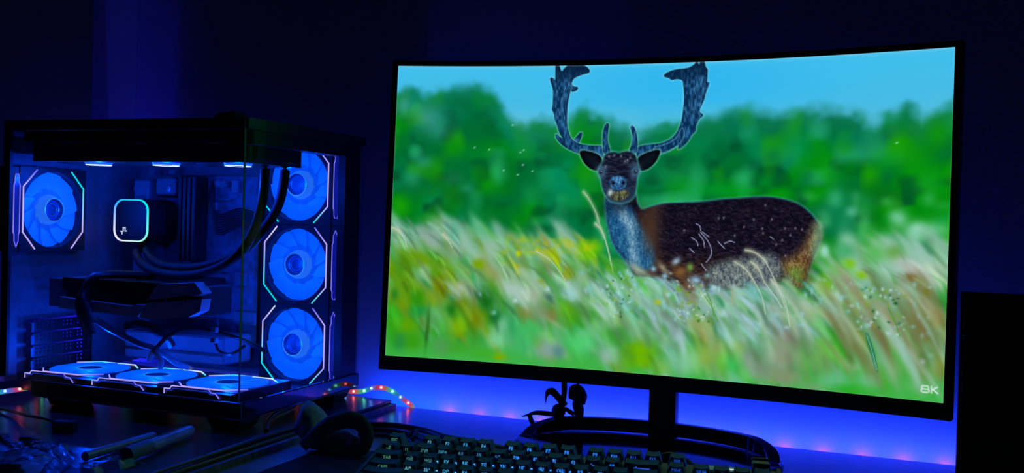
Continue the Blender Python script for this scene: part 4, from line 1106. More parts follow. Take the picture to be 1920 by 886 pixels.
BLADE = blade_mesh()
BLADE_HIGH = blade_mesh(0.0142)


def lerp3(a, b, t):
    return tuple(a[k] + (b[k] - a[k]) * t for k in range(3))


VIO, LIL, WHT, CYA, AZU = (0.16, 0.14, 1.0), (0.55, 0.40, 1.0), (0.85, 0.85, 1.0), (0.0, 0.75, 0.80), (0.05, 0.25, 1.0)


def light_line(side, tones, half=0.00075):
    pts = [(0.033, 0.0565), (0.0545, 0.032), (0.0545, -0.032), (0.031, -0.0565)]
    P = [(side * x, z) for x, z in pts]
    mb = MB()
    for k in range(3):
        (xa, za), (xb, zb) = P[k], P[k + 1]
        L = math.hypot(xb - xa, zb - za); dx, dz = (xb - xa) / L, (zb - za) / L
        nx, nz_ = -dz * half, dx * half
        for s0, s1 in ((0, .5), (.5, 1)):
            vs = []; cs = []
            for s in (s0, s1):
                x, z = xa + (xb - xa) * s, za + (zb - za) * s
                if s == 0 and k > 0:
                    x -= dx * half * .6; z -= dz * half * .6
                c = lerp3(tones[k], tones[k + 1], s)
                for y in (-0.0006, 0.0006):
                    for sg in (-1, 1):
                        vs.append((x + nx * sg, -0.0128 + y, z + nz_ * sg)); cs.append(c)
            n0 = len(mb.v)
            mb.v += vs; mb.c += cs
            mb.f += [tuple(i + n0 for i in f) for f in ((0, 1, 3, 2), (4, 6, 7, 5), (0, 4, 5, 1), (2, 3, 7, 6), (0, 2, 6, 4), (1, 5, 7, 3))]
    return mb


BAR = [(0.0, 0.0535), (0.0038, 0.0450), (0.0038, 0.036), (0.0056, 0.032), (0.0056, -0.034), (0.0038, -0.038), (0.0038, -0.0445), (0.0024, -0.0490)]


def fan_proto(lit_lines=True, bright_ring=False, bar=0.069, flat=False, watts=0.42, tones_r=(VIO, LIL, LIL, CYA), tones_l=(AZU, CYA, CYA, CYA)):
    # frame with a round opening
    n = 48
    mb = MB()
    inner = [(0.0548 * math.cos(2 * math.pi * i / n), 0.0548 * math.sin(2 * math.pi * i / n)) for i in range(n)]
    outer = []
    for i in range(n):
        a = 2 * math.pi * i / n
        s = 0.0598 / max(abs(math.cos(a)), abs(math.sin(a)))
        outer.append((s * math.cos(a), s * math.sin(a)))
    mb.ring(outer, inner, -0.0122, 0.0122, 'y')
    me = mb.mesh('fan'); me.materials.append(M_black)
    frame = link('fan', me)
    hf = 0.0012 if flat else 0.0
    MB().lathe([(0.0215, 0.012), (0.0215, -0.0115 if flat else -0.004), (0.0175, -0.0135), (0.0160, -0.0135)], 28, 'y', cap=False).build('hub', M_hubside, frame, 40)
    MB().lathe([(0.0160, -0.0135), (0.0160, -0.0085), (0.0001, -0.0085)], 28, 'y', cap=False).build('hub_face', M_hubface, frame, 30)
    for k, r in enumerate((0.0132, 0.0098)):
        MB().lathe([(r, -0.0088), (r - .0006, -0.0092), (r - .0012, -0.0088)], 24, 'y', cap=False).build('hub_ripple', M_hub, frame, 40)
    rim = MB().lathe([(0.0176, -0.0134), (0.0176, -0.0140), (0.0162, -0.0140), (0.0162, -0.0134)], 28, 'y', cap=False)
    rim.c = [(0.75, 0.85, 1.0) if bright_ring else lerp3((0.02, .22, 1.0), (0.05, 0.5, 1.0), .5 - .5 * v[2] / .0176) for v in rim.v]
    rim.build('hub_rim', attr_glow('top_ring', 2.2) if bright_ring else M_tone_soft, frame, 40)
    for k in range(11):
        b = link('blade', BLADE_HIGH if flat else BLADE, frame); b.rotation_euler = (0, 2 * math.pi * k / 11 + .2, 0)
    d = bpy.data.lights.new('fan_led', 'POINT'); d.color = (0.0, 0.05, 1.0); d.energy = watts; d.shadow_soft_size = 0.0
    link('fan_led', d, frame, (0, -0.034, 0))
    if lit_lines and flat:
        light_line(1, tones_r).build('light_line', M_tone, frame)
        light_line(-1, tones_l).build('light_line', M_tone, frame)
        pts = [(-.043, -.006), (-.043, -.0125), (-.034, -.0125), (-.031, -.0165), (.027, -.0165), (.031, -.0125), (.038, -.0120), (.044, -.006)]
        mb = MB().tube([(0.0756, y, z) for z, y in pts], 0.0008, 6, 1); mb.c = [lerp3(LIL, VIO, .5 + .5 * math.sin(v[2] * 60)) for v in mb.v]
        mb.build('light_bar', M_tone, frame)
        mb = MB().tube([(0.0750, y * .75 - .001, z * .93) for z, y in pts[1:-1]], 0.0004, 6, 1); mb.c = [(0.01, 0.04, .6)] * len(mb.v)
        mb.build('light_bar', M_tone, frame)
        MB().prism([(0.061, -.0115), (0.0740, -.0115), (0.0740, .0122), (0.061, .0122)], -0.0595, 0.0595).build('bar_housing', M_black, frame)
    elif lit_lines:
        light_line(1, tones_r).build('light_line', M_tone, frame)
        light_line(-1, tones_l).build('light_line', M_tone, frame)
        ol = [(bar + x, z) for x, z in BAR] + [(bar - x, z) for x, z in BAR[::-1][:-1]]
        c = (bar, 0.0)
        il = [(c[0] + (x - c[0]) * .80, z * .985) for x, z in ol]
        mb = MB(); mb.ring(ol, il, -0.0129, -0.0118, 'y')
        mb.c = [lerp3(VIO, LIL, .5 + .5 * math.cos(v[2] * 70)) for v in mb.v]
        mb.build('light_bar', M_tone, frame)
        MB().prism(il, -0.0122, -0.0114, 'y').build('bar_lens', mat('bar_lens', (0.02, 0.03, 0.1), 0.2, emit=(0.01, 0.015, 0.32), strength=0.45), frame)
        MB().box(0.0600, bar + .0075, -0.0112, 0.0122, -0.0595, 0.0595, 0.001).build('bar_housing', M_black, frame)
    return frame


def fan_matrix(loc, xdir, normal):
    """local +x along xdir, local -y along the outward normal"""
    x = Vector(xdir); y = -Vector(normal); z = x.cross(y)
    p = Vector(loc) - PO
    return Matrix(((x.x, y.x, z.x, p.x), (x.y, y.y, z.y, p.y), (x.z, y.z, z.z, p.z), (0, 0, 0, 1)))


def place(proto, mats):
    for k, m in enumerate(mats):
        if k == 0:
            proto.parent = tower; proto.matrix_local = m
        else:
            copy_tree(proto, tower, m)


side = fan_proto(tones_l=(WHT, LIL, CYA, CYA))
place(side, [fan_matrix((-0.841, 1.2742, z), (1, 0, 0), (0, -1, 0)) for z in (0.3266, 0.2066, 0.0866)])
bottom = fan_proto(flat=True, tones_r=(VIO, LIL, LIL, VIO), tones_l=(CYA, WHT, CYA, LIL))
place(bottom, [fan_matrix((x, 1.1056, 0.0393), (0, -1, 0), (0, 0, 1)) for x in (-1.0, -0.9585, -0.838)[1:]] + [fan_matrix((-1.0785, 1.1056, 0.0393), (0, -1, 0), (0, 0, 1))])
rear = fan_proto(bar=0.0650, tones_r=(LIL, LIL, LIL, VIO), tones_l=(LIL, LIL, CYA, CYA))
m = fan_matrix((-1.1545, 1.0940, 0.2783), (0, -1, 0), (1, 0, 0))
place(rear, [m])
top = fan_proto(False, True)
place(top, [fan_matrix((x, 1.102, 0.3578), (1, 0, 0), (0, 0, -1)) for x in (-1.068, -0.948, -0.828)])
# small black puck on the roof
pk = thing('cable_puck', 'small black lump sitting on top of the computer tower', 'puck', (-0.79, 1.035, ZT))
mb = MB()
mb.add([(x, y, z) for (x, z, y0, y1) in ((-0.0175, 0.0002, -.014, .014), (0.0165, 0.0002, -.014, .014), (0.0145, 0.0055, -.012, .012), (0.0135, 0.0085, -.010, .010), (-0.004, 0.0088, -.010, .010), (-0.0115, 0.0070, -.012, .012)) for y in (y0, y1)],
       [(0, 2, 4, 6, 8, 10), (11, 9, 7, 5, 3, 1), (0, 1, 3, 2), (2, 3, 5, 4), (4, 5, 7, 6), (6, 7, 9, 8), (8, 9, 11, 10), (10, 11, 1, 0)])
mb.build('body', M_rubber, pk)
MB().lathe([(0.006, 0.0090), (0.006, 0.0100), (0.004, 0.0104)], 16, 'z', (0.004, 0, 0)).build('button', M_black, pk, 40)

# ------------------------------------------------------------------ keyboard
U = 0.01905
KYAW = 0.170
KX, KY = -0.4899, 0.9256
kb = thing('keyboard', 'mechanical keyboard with dark caps and side-lit legends on the desk mat', 'keyboard', (KX, KY, 0.003), rotz=KYAW)
ROWZ = [0.0526, 0.0482, 0.0434, 0.0388, 0.0352, 0.0330]       # cap-top height of each row above the mat
# local frame: x along the row from the rear-left corner of the ESC top, y away from the sitter
INL, INR = 0.0031, 0.0026                                      # cap-top inset at the sides and at the rear
CAPH = 0.0098


def row_y(r):
    return -r * U


def cap_mesh(w, name='key'):
    """cap with origin at the rear-left corner of its top face"""
    tw = w * U - 2 * INL - 0.0003; td = 0.0128
    nx = 6
    vs = []; fs = []
    # rows of profile from rear skirt over the dished top to the front skirt
    prof = [(0.0026, -CAPH, 1.0), (0.0002, -0.0006, 0.1), (0.0, 0.0, 0.0), (-td * .5, -0.0011, 0.0), (-td, -0.0016, 0.0), (-td - .0006, -0.0026, 0.08), (-td - .0031, -CAPH, 1.0)]
    for (y, z, sp) in prof:
        for i in range(nx + 1):
            t = i / nx
            x = -INL * .9 * sp + (tw + 2 * INL * .9 * sp) * t
            dish = -0.0011 * (1 - (2 * t - 1) ** 2) if sp < .2 else 0
            vs.append((x, y, z + dish))
    n = nx + 1
    for k in range(len(prof) - 1):
        for i in range(nx):
            fs.append((k * n + i, k * n + i + 1, (k + 1) * n + i + 1, (k + 1) * n + i))
    fs.append(tuple(k * n for k in range(len(prof))))
    fs.append(tuple(k * n + nx for k in range(len(prof) - 1, -1, -1)))
    mb = MB(); mb.add(vs, fs)
    me = mb.mesh(name); me.materials.append(M_cap); shade(me, 30)
    return me


CAPS = {}
LEG = {}


def legend_tone(x):
    t = min(1, max(0, x / (7.5 * U)))
    return lerp3((0.10, 0.40, 0.20), (0.03, 0.26, 0.95), t ** .8) if x < 13 * U else (0.02, 0.12, 0.80)


M_LEG = [glow_mat('legend_%d' % k, legend_tone(k * 1.3 * U), (1.0, .95, 1.1, 1.1, 1.15, 1.2, 1.2, 1.1, 1.0, .9, .75, .7, .6, .6, .6, .6)[k]) for k in range(16)]
M_dimleg = [glow_mat('legend_dim_%d' % k, legend_tone(k * 1.3 * U), .5) for k in range(16)]
M_swled = [glow_mat('switch_led_%d' % k, legend_tone(k * 1.3 * U), 1.6) for k in range(16)]


def key(r, u, w=1.0, legend=None, size=0.0040, led=False, dim=False):
    if w not in CAPS:
        CAPS[w] = cap_mesh(w)
    o = link('key', CAPS[w], kb, (u * U, row_y(r), ROWZ[r]))
    idx = min(15, int(u / 1.3))
    tw = w * U - 2 * INL
    if legend:
        ck = (legend, size)
        me = text_mesh(legend, size, 0.00005, squash=.95, spacing=1.12, bold=0.00008)
        me.materials.append(M_dimleg[idx] if dim else M_LEG[idx])
        l = link('legend', me, o)
        f0 = Vector((0, -0.0128 - .0006, -0.0026)); f1 = Vector((0, -0.0128 - .0031, -CAPH))
        sl = (f1 - f0)
        p = f0 + sl * 0.30
        nrm = Vector((0, sl.z, -sl.y)).normalized()
        l.location = (tw / 2, p.y + nrm.y * .00025 - .0002, p.z - 0.0005)
        l.rotation_euler = (math.atan2(-sl.z, -sl.y), 0, 0)
    if led:
        d = MB()
        d.box(-INL - .0012, -INL + .0002, -0.0125, -0.0105, -CAPH - .0005, -CAPH + .0042)
        d.build('switch_led', M_swled[idx], o)
    return o


FROW = [(0, 'ESC', 1), (2, 'F1', 0), (3, 'F2', 0), (4, 'F3', 0), (5, 'F4', 0), (6.5, 'F5', 0), (7.5, 'F6', 0), (8.5, 'F7', 0), (9.5, 'F8', 0), (11, 'F9', 0), (12, 'F10', 0), (13, 'F11', 0), (14, 'F12', 0), (15.25, 'INS', 1)]
for u_, s, dm in FROW:
    key(0, u_, 1.0, s, 0.0046 if len(s) < 3 else 0.0040, dim=bool(dm))
for k, s in enumerate(('~\u0401', '1!', '2"@', '3\u2116#', '4;$', '5%', '6:^', '7?&', '8*', '9(', '0)', '-_', '=+')):
    key(1, k, 1.0, s, 0.0042, dim=k < 7)
o = key(1, 13, 2.0)
mb = MB()                                                  # arrow on the wide key
mb.prism([(-0.008, 0), (-0.0045, 0.0018), (-0.0045, 0.0005), (0.008, 0.0005), (0.008, -0.0005), (-0.0045, -0.0005), (-0.0045, -0.0018)], 0, 0.0001)
l = mb.build('legend', M_LEG[10], o)
l.location = (2 * U / 2 - INL, -0.0128 - .0018, -0.0062); l.rotation_euler = (math.atan2(0.0072, 0.0025), 0, 0)
key(1, 15.25, 1.0, 'PGUP', 0.0036, dim=True)
for k, s in enumerate(('NUM', '/', '*', '-')):
    key(1, 16.5 + k, 1.0, s, 0.0040)
key(2, 0, 1.5, 'TAB', 0.0042, dim=True)
for k, s in enumerate(('Q\u0419', 'W\u0426', 'E\u0423', 'R\u041a', 'T\u0415', 'Y\u041d', 'U\u0413', 'I\u0428', 'O\u0429', 'P\u0417', '[\u0425', ']\u042a')):
    key(2, 1.5 + k, 1.0, s, 0.0044, led=k > 1, dim=k < 2)
key(2, 13.5, 1.5); key(2, 15.25); [key(2, 16.5 + k) for k in range(4)]
key(3, 0, 1.75, 'CAPS', 0.0040, dim=True)
for k, s in enumerate(('A\u0424', 'S\u042b', 'D\u0412', 'F\u0410', 'G\u041f', 'H\u0420', 'J\u041e', 'K\u041b', 'L\u0414')):
    key(3, 1.75 + k, 1.0, s, 0.0046, led=k > 1)
for k in range(2):
    key(3, 10.75 + k)
key(3, 12.75, 2.25); key(3, 15.25); [key(3, 16.5 + k) for k in range(4)]
key(4, 0, 2.25, 'SHIFT', 0.0042, dim=True)
for k in range(10):
    key(4, 2.25 + k, 1.0, {0: 'Z\u042f', 1: 'X\u0427'}.get(k), 0.0042, dim=True)
key(4, 12.25, 1.75); key(4, 14.125); key(4, 15.25); [key(4, 16.5 + k) for k in range(4)]
for a, w in ((0, 1.25), (1.25, 1.25), (2.5, 1.25), (3.75, 6.25), (10, 1.0), (11, 1.0), (12, 1.0), (13.125, 1.0), (14.125, 1.0), (15.25, 1.0), (16.5, 2.0), (18.5, 1.0), (19.5, 1.0)):
    key(5, a, w)
# body: wedge tray with a rim, status panel and dial block at the rear right
KL, KRR = -0.0062, 20.5 * U + 0.002
yb, yf = 0.0065, -5 * U - 0.0225
zb_, zf = ROWZ[0] - CAPH - 0.001, ROWZ[5] - CAPH - 0.001
part_k = MB().add([(x, y, z) for x in (KL, KRR) for (y, z) in ((yb, zb_ - .002), (yf, zf - .002), (yf, 0.004), (yb, 0.010))],
                  [(0, 1, 2, 3), (7, 6, 5, 4), (0, 4, 5, 1), (1, 5, 6, 2), (2, 6, 7, 3), (3, 7, 4, 0)])
M_kbody = mat('keyboard_shell', (0.05, 0.055, 0.05), 0.5, noise_scale=150, vary=0.15)
part_k.build('keyboard_tray', M_kbody, kb)
for (xa, xb) in ((KL - .004, KL - .0002), (KRR + .0002, KRR + .004)):
    MB().add([(x, y, z) for x in (xa, xb) for (y, z) in ((yb, zb_ + .001), (yf, zf + .001), (yf, 0.003), (yb, 0.009))],
             [(0, 1, 2, 3), (7, 6, 5, 4), (0, 4, 5, 1), (1, 5, 6, 2), (2, 6, 7, 3), (3, 7, 4, 0)]).build('tray_side', M_kbody, kb)
for x in (0.04, KRR - .05):
    MB().box(x, x + .03, yb - .012, yb - .004, 0.0002, 0.0125, .001).build('keyboard_foot', M_rubber, kb)
    MB().box(x, x + .03, yf + .004, yf + .012, 0.0002, 0.0045, .0005).build('keyboard_foot', M_rubber, kb)
pz = 0.0415
M_panel = mat('pale_panel', (0.62, 0.70, 0.66), 0.35, noise_scale=60, vary=0.1)
pn = MB().prism(rrect(2.72 * U, 0.0185, 0.002, 3, 17.82 * U, -0.0062), zb_ - .002, pz).build('status_panel', M_panel, kb)
pn['label'] = 'pale panel with a tiny green light and white lettering behind the number pad'
MB().lathe([(0.0010, pz), (0.0010, pz + .0004)], 10, 'z', (17.15 * U, -0.0030, 0)).build('status_light', glow_mat('green_status', (0.1, 1.0, 0.5), 2.5), pn)
me = text_mesh('\u2665 YEL', 0.0060, 0.0001, squash=.8, bold=0.0002); me.materials.append(glow_mat('panel_print', (0.75, 0.85, 1.0), 1.1))
l = link('panel_lettering', me, pn, (18.25 * U, -0.0092, pz + .0003))
dl = MB().box(19.35 * U, 20.25 * U, -0.013, 0.0045, zb_ - .002, 0.0505, 0.0015).build('dial_block', M_black, kb)
MB().box(19.33 * U, 20.27 * U, 0.0028, 0.0058, 0.0490, 0.0522, 0.001).build('dial_rim', M_grey, dl)

# ------------------------------------------------------------------ cables behind the keyboard
def cable(name, label, pts, r, material=M_cable, n=8, **kw):
    o_ = Vector(pts[0])
    mb = MB().tube([Vector(p) - o_ for p in pts], r, n, 7, **kw)
    ob = mb.build(name, material, None, True); ob.location = o_
    return tag(ob, label, 'cable')


cable('power_cable', 'uppermost black cable running from the fabric pouch behind the keyboard', [(-0.655, 1.155, 0.0042), (-0.62, 1.168, 0.0045), (-0.567, 1.160, 0.0042), (-0.526, 1.138, 0.0042), (-0.47, 1.125, 0.0042), (-0.41, 1.105, 0.0042)], 0.0038)
cable('signal_cable', 'middle black cable of the three between the pouch and the keyboard', [(-0.645, 1.130, 0.0036), (-0.61, 1.142, 0.0036), (-0.565, 1.130, 0.0036), (-0.53, 1.106, 0.0036), (-0.50, 1.085, 0.0036)], 0.0032)
kc = cable('usb_cable', 'lowest black cable with a wire tie, ending near the escape key', [(-0.635, 1.105, 0.0032), (-0.60, 1.115, 0.0032), (-0.57, 1.110, 0.0032), (-0.535, 1.085, 0.0032), (-0.52, 1.055, 0.0062)], 0.0028)
tie = MB().tube([(0.07, 0.004, 0.0035), (0.072, 0.010, 0.009), (0.079, 0.008, 0.011), (0.083, -0.001, 0.007), (0.078, -0.006, 0.002)], 0.0022, 6, 5).build('wire_tie', M_rubber, kc, True)
cable('data_cord', 'black cord arching out behind the keyboard in front of the stand foot', [(-0.262, 1.062, 0.008), (-0.243, 1.085, 0.022), (-0.225, 1.09, 0.0265), (-0.205, 1.08, 0.022), (-0.186, 1.062, 0.012), (-0.176, 1.05, 0.0085)], 0.0027)
cable('floor_cable', 'black cable lying on the board beside the tower foot', [(-0.715, 1.02, 0.0155), (-0.742, 1.06, 0.0155), (-0.765, 1.11, 0.0155), (-0.775, 1.17, 0.0155)], 0.0030)
cable('edge_cable', 'black cable lying along the right rim of the raised board', [(-0.697, 0.66, 0.0150), (-0.696, 0.80, 0.0150), (-0.697, 0.92, 0.0150), (-0.698, 1.00, 0.0152), (-0.6975, 1.06, 0.0153)], [0.0014, 0.002, 0.0026, 0.003, 0.003])

# ------------------------------------------------------------------ fabric pouch
pouch = thing('fabric_pouch', 'crumpled dark fabric pouch with a folded strap beside the keyboard', 'pouch', (-0.632, 1.02, 0.0032))
vs = []; fs = []
nu, nv = 40, 20
for j in range(nv + 1):
    v = j / nv
    for i in range(nu):
        a = 2 * math.pi * i / nu
        d = Vector((math.cos(a), math.sin(a), 0))
        prof = math.sin(math.pi * min(1, v * .93 + .07)) ** .65
        hx = 0.034 if d.x > 0 else 0.023
        r = prof * (0.85 + 0.22 * noise.noise(Vector((d.x * 2.2, d.y * 2.2, v * 3.0 + 4))))
        x = d.x * hx * r; y = d.y * 0.026 * r
        top = 0.063 - 0.62 * max(0, x + 0.012) - 0.35 * abs(x + .012)
        z = top * (v ** 1.05)
        fold = abs(noise.noise(Vector((x * 46, y * 46, z * 30)))) * 0.010 * (0.3 + v)
        vs.append((x - 0.010 - 0.006 * v + 0.6 * fold * d.x, y + fold * d.y, max(0.0002, z - fold * .5 * v)))
for j in range(nv):
    for i in range(nu):
        k = (i + 1) % nu
        fs.append((j * nu + i, j * nu + k, (j + 1) * nu + k, (j + 1) * nu + i))
fs += [tuple(range(nu - 1, -1, -1)), tuple(range(nv * nu, nv * nu + nu))]
MB().add(vs, fs).build('pouch_body', M_fabric, pouch, 80)
MB().tube([(-0.012, -0.028, 0.006), (0.002, -0.024, 0.020), (0.020, -0.020, 0.034), (0.040, -0.016, 0.041), (0.056, -0.012, 0.037), (0.064, -0.012, 0.024), (0.060, -0.014, 0.010), (0.052, -0.016, 0.0085)],
          [0.004, 0.005, 0.0058, 0.0062, 0.006, 0.0056, 0.0052, 0.0045], 12, 6, (1.7, .8), up=(0, 1, 0)).build('strap', M_fabric, pouch, True)
vs = []; fs = []
for i in range(11):                                        # limp flap under the strap
    for j in range(7):
        x = -0.008 + 0.068 * i / 10; z = 0.0004 + (0.006 + 0.021 * math.sin(math.pi * (i + 2) / 14.5)) * j / 6
        vs.append((x, -0.016 + 0.003 * math.sin(i * 1.3) + 0.004 * noise.noise(Vector((i * .5, j * .6, 2))) + .004 * j / 6, z))
for i in range(10):
    for j in range(6):
        fs.append((i * 7 + j, (i + 1) * 7 + j, (i + 1) * 7 + j + 1, i * 7 + j + 1))
fl = MB().add(vs, fs).build('flap', M_fabric, pouch, 80)
fl.modifiers.new('thickness', 'SOLIDIFY').thickness = 0.0016

# ------------------------------------------------------------------ earphones hanging from the monitor
ear = thing('earphones', 'black tangled earphones hanging below the monitor bezel', 'earphones', (-0.42, 1.258, 0.03))
EO = Vector((-0.42, 1.258, 0.03))


def ep(mb, name, material=M_rubber, smooth=True):
    return mb.build(name, material, ear, smooth, None, EO)


s_ = 1.258 / 1.2


def E3(x, z, dy=0.0):
    return (x * s_, 1.258 + dy, EYE + (z - EYE) * s_)


ep(MB().tube([E3(-.392, .104, -.016), E3(-.3915, .092, -.004), E3(-.3912, .078), E3(-.391, .062), E3(-.3935, .048), E3(-.397, .040)], [.0030, .0042, .0042, .0036, .0040, .005], 10, 6), 'left_lead')
ep(MB().tube([E3(-.3735, .104, -.014), E3(-.3735, .092, .002), E3(-.3738, .078, .004), E3(-.3748, .062, .004)], .0017, 8, 6), 'right_lead')
ep(MB().tube([E3(-.4158, .0475), E3(-.4150, .0560), E3(-.4125, .0625), E3(-.4070, .0640), E3(-.4000, .0585), E3(-.3935, .0520), E3(-.389, .047)], [.0004, .0016, .0040, .0050, .0046, .0050, .0045], 10, 6), 'ear_hook')
ep(MB().lathe([(.0005, -.009), (.0060, -.0085), (.0090, -.004), (.0098, .001), (.0080, .006), (.0040, .009), (.0005, .0095)], 18, 'z', E3(-.3975, .0400)), 'earbud')
ep(MB().tube([E3(-.3820, .0560, .006), E3(-.3790, .0660, .006), E3(-.3740, .0660, .006), E3(-.3690, .0590, .006), E3(-.3665, .0500, .006)], [.0050, .0085, .0090, .0080, .0025], 12, 6), 'earbud')
ep(MB().tube([E3(-.3735, .0600, .003), E3(-.3735, .0500, .003), E3(-.3715, .0430, .003), E3(-.3720, .0360, .003), E3(-.3745, .0330, .003)], [.0070, .0070, .0072, .0068, .0030], 12, 6), 'ear_clip')
ep(MB().tube([E3(-.3900, .0440, .003), E3(-.3840, .0400, .003), E3(-.3780, .0370, .003)], [.0022, .0034, .0030], 8, 5), 'ear_hook')
ep(MB().tube([E3(-.4010, .0345), E3(-.4150, .0350), E3(-.4290, .0345), E3(-.4400, .0305), E3(-.4475, .0280)], [.0038, .0040, .0034, .0018, .0008], 10, 6, (1, .85)), 'neck_lead')
ep(MB().tube([E3(-.4360, .0320, -.004), E3(-.4315, .0250, -.008), E3(-.4265, .0185, -.010)], [.0030, .0034, .0036], 10, 5, (1.2, .6)), 'neck_lead')
ep(MB().tube([E3(-.3765, .0340, .003), E3(-.3840, .0290, .003), E3(-.3930, .0235, .0), E3(-.4040, .0195, -.004)], .0024, 8, 6), 'neck_lead')

# ------------------------------------------------------------------ dark frame on the right
frm = thing('picture_frame', 'dark glazed frame with a beaded rim leaning on the wall at right', 'frame', (0.172, 1.2705, 0.0))
frm.rotation_euler = (-0.055, 0, 0.0)
FW, FH = 0.200, 0.2135
mb = MB()
oo = [(-FW / 2, 0), (FW / 2, 0), (FW / 2, FH), (-FW / 2, FH)]; bw = 0.022
ii = [(-FW / 2 + bw, bw), (FW / 2 - bw, bw), (FW / 2 - bw, FH - bw), (-FW / 2 + bw, FH - bw)]
mb.ring(oo, ii, -0.004, 0.012, 'y'); mb.build('frame_moulding', M_black, frm)
bw2 = 0.015
mb = MB(); mb.ring([(-FW / 2 + bw2, bw2), (FW / 2 - bw2, bw2), (FW / 2 - bw2, FH - bw2), (-FW / 2 + bw2, FH - bw2)], [(x * .995, z) for x, z in ii], -0.0075, -0.0042, 'y'); mb.build('inner_moulding', M_black_gloss, frm)
MB().box(-FW / 2 + bw, FW / 2 - bw, 0.000, 0.002, bw, FH - bw).build('glazing', M_black_gloss, frm)
M_bead = mat('bead_chrome', (0.5, 0.5, 0.52), 0.15, 1.0)
bead = MB().lathe([(0.0001, -0.0011), (0.0008, -0.0008), (0.0011, 0), (0.0008, 0.0008), (0.0001, 0.0011)], 6, 'z').mesh('bead'); bead.materials.append(M_bead); shade(bead, 80)
for k in range(52):
    link('bead', bead, frm, (-FW / 2 + 0.0035, -0.0045, 0.006 + k * 0.0039))

# ------------------------------------------------------------------ odds and ends on the board, lower left
def crumple(nx, ny, outline, height, seed, amp):
    """a sheet of film heaped over the board: footprint from four corners, sharp creases"""
    (ax, ay), (bx, by), (cx, cy), (dx, dy) = outline
    vs = []; fs = []
    for j in range(ny + 1):
        v = j / ny
        for i in range(nx + 1):
            u_ = i / nx
            x = (ax * (1 - u_) + bx * u_) * (1 - v) + (dx * (1 - u_) + cx * u_) * v
            y = (ay * (1 - u_) + by * u_) * (1 - v) + (dy * (1 - u_) + cy * u_) * v
            e = min(u_, 1 - u_, v, 1 - v)
            c = 0
            for o_, f_ in ((1, 34), (.55, 75), (.3, 150)):
                c += o_ * (1 - 2 * abs(noise.noise(Vector((x * f_ + seed, y * f_, seed * 2.3)))))
            w = Vector((noise.noise(Vector((x * 60, y * 60, seed))), noise.noise(Vector((x * 60, y * 60, seed + 9))), 0)) * amp
            z = 0.0006 + min(1, e * 7) * (height * .45 + height * .55 * max(0, c / 1.85))
            vs.append((x + w.x, y + w.y, z))
    n = nx + 1
    for j in range(ny):
        for i in range(nx):
            fs.append((j * n + i, j * n + i + 1, (j + 1) * n + i + 1, (j + 1) * n + i))
    return vs, fs


bag = thing('plastic_bag', 'crinkled clear plastic bag lying on the board at lower left', 'bag', (-0.845, 0.785, SLAB_Z + .0002))
vs, fs = crumple(64, 40, [(-0.075, -0.075), (0.075, -0.045), (0.020, 0.048), (-0.085, 0.030)], 0.018, 3.1, 0.006)
o = MB().add(vs, fs).build('bag_film', M_film, bag, 25)
vs, fs = crumple(30, 20, [(-0.08, -0.065), (0.055, -0.05), (0.005, 0.030), (-0.085, 0.018)], 0.011, 7.7, 0.003)
MB().add(vs, fs).build('bag_contents', mat('pale_wrap', (0.65, 0.68, 0.8), 0.45, noise_scale=40, vary=0.2), bag, 25)
scrap = thing('film_scrap', 'torn strip of clear film curling beside the marker sleeve', 'plastic film', (-0.760, 0.805, SLAB_Z + .0002))
vs, fs = crumple(20, 30, [(-0.022, -0.045), (0.010, -0.045), (0.022, 0.028), (-0.008, 0.032)], 0.010, 12.4, 0.004)
MB().add(vs, fs).build('film', M_film, scrap, 25)


def rod(a, b, r):
    return MB().tube([a, tuple((a[k] + b[k]) / 2 for k in range(3)), b], r, 14, 3)


pen = thing('wrapped_marker', 'thick clear-wrapped marker with a pale sleeve pointing at the tower', 'marker', (-0.785, 0.90, SLAB_Z + .0002))
PE = Vector((-0.785, 0.90, SLAB_Z + .0002))
A_, B_ = Vector((-0.776, 0.950, 0.0215)), Vector((-0.7545, 0.826, 0.0215))
d_ = (B_ - A_)


def pp(t, dz=0):
    p = A_ + d_ * t - PE
    return (p.x, p.y, p.z + dz)


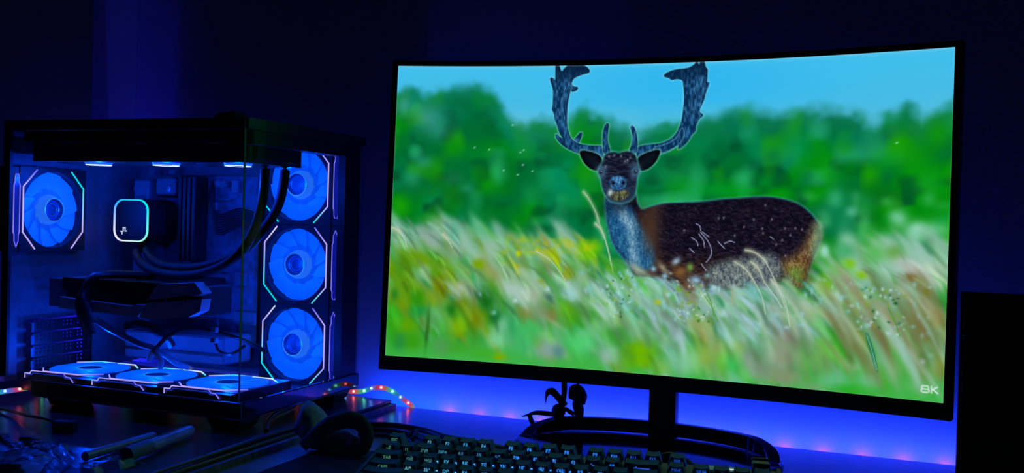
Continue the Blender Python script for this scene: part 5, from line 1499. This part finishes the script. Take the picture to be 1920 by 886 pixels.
rod(pp(0), pp(.74), 0.0072).build('barrel', M_clear, pen, 40)
rod(pp(-.04), pp(-.001), 0.0060).build('cap', M_clear, pen, 40)
rod(pp(.66), pp(1.0), 0.0082).build('sleeve', M_paper, pen, 40)
MB().tube([pp(-.02, .0074), pp(.12, .0095), pp(.3, .0082), pp(.5, .0076)], 0.0012, 6, 5).build('wrap_fold', M_film, pen, True)
pen2 = thing('clear_tube', 'thin clear plastic tube lying left of the wrapped marker', 'tube', (-0.82, 0.87, SLAB_Z + .0002))
P2 = Vector((-0.82, 0.87, SLAB_Z + .0002))
A2, B2 = Vector((-0.806, 0.925, 0.0176)) - P2, Vector((-0.800, 0.815, 0.0176)) - P2
rod(tuple(A2), tuple(B2), 0.0050).build('tube_body', M_clear, pen2, 40)
rod(tuple(A2 - (B2 - A2) * .03), tuple(A2 - (B2 - A2) * .001), 0.0042).build('tube_end', M_film, pen2, 40)

usb = thing('usb_plug', 'black plug on a thin lead lying in front of the tower', 'plug', (-0.930, 0.915, SLAB_Z + .0002), rotz=0.35)
MB().box(-0.0125, 0.0125, -0.008, 0.008, 0.0002, 0.0125, 0.0015).build('plug_body', M_black, usb)
MB().ring([(-0.0095, 0.0030), (0.0095, 0.0030), (0.0095, 0.0100), (-0.0095, 0.0100)], [(-0.0082, 0.0042), (0.0082, 0.0042), (0.0082, 0.0088), (-0.0082, 0.0088)], -0.0094, -0.0078, 'y').build('plug_mouth', M_grey, usb)
MB().tube([(-0.0125, 0.004, 0.0085), (-0.035, 0.018, 0.010), (-0.075, 0.050, 0.007), (-0.12, 0.090, 0.004), (-0.19, 0.13, 0.0022)], 0.0017, 8, 7).build('lead', M_cable, usb, True)
don = thing('usb_dongle', 'tiny black dongle lying left of the plastic tube', 'dongle', (-0.921, 0.853, SLAB_Z + .0002), rotz=0.3)
MB().box(-0.0095, 0.0060, -0.0045, 0.0045, 0.0002, 0.0062, 0.001).build('dongle_body', M_black, don)
MB().box(0.0061, 0.0110, -0.0038, 0.0038, 0.0010, 0.0054, 0.0004).build('dongle_tip', M_steel, don)
cl = thing('plastic_block', 'small dark block at the left border above the plastic bag', 'block', (-0.943, 0.836, SLAB_Z + .0002), rotz=0.2)
MB().prism([(-0.010, 0.0002), (0.010, 0.0002), (0.0035, 0.0095), (-0.0035, 0.0095)], -0.006, 0.006, 'y').build('block_body', M_black, cl)
MB().tube([(0.0, -0.0055, 0.0098), (0.0, -0.013, 0.012), (0.0, -0.013, 0.016), (0.0, -0.005, 0.0145)], 0.0008, 6, 4).build('block_loop', M_metal, cl, True)
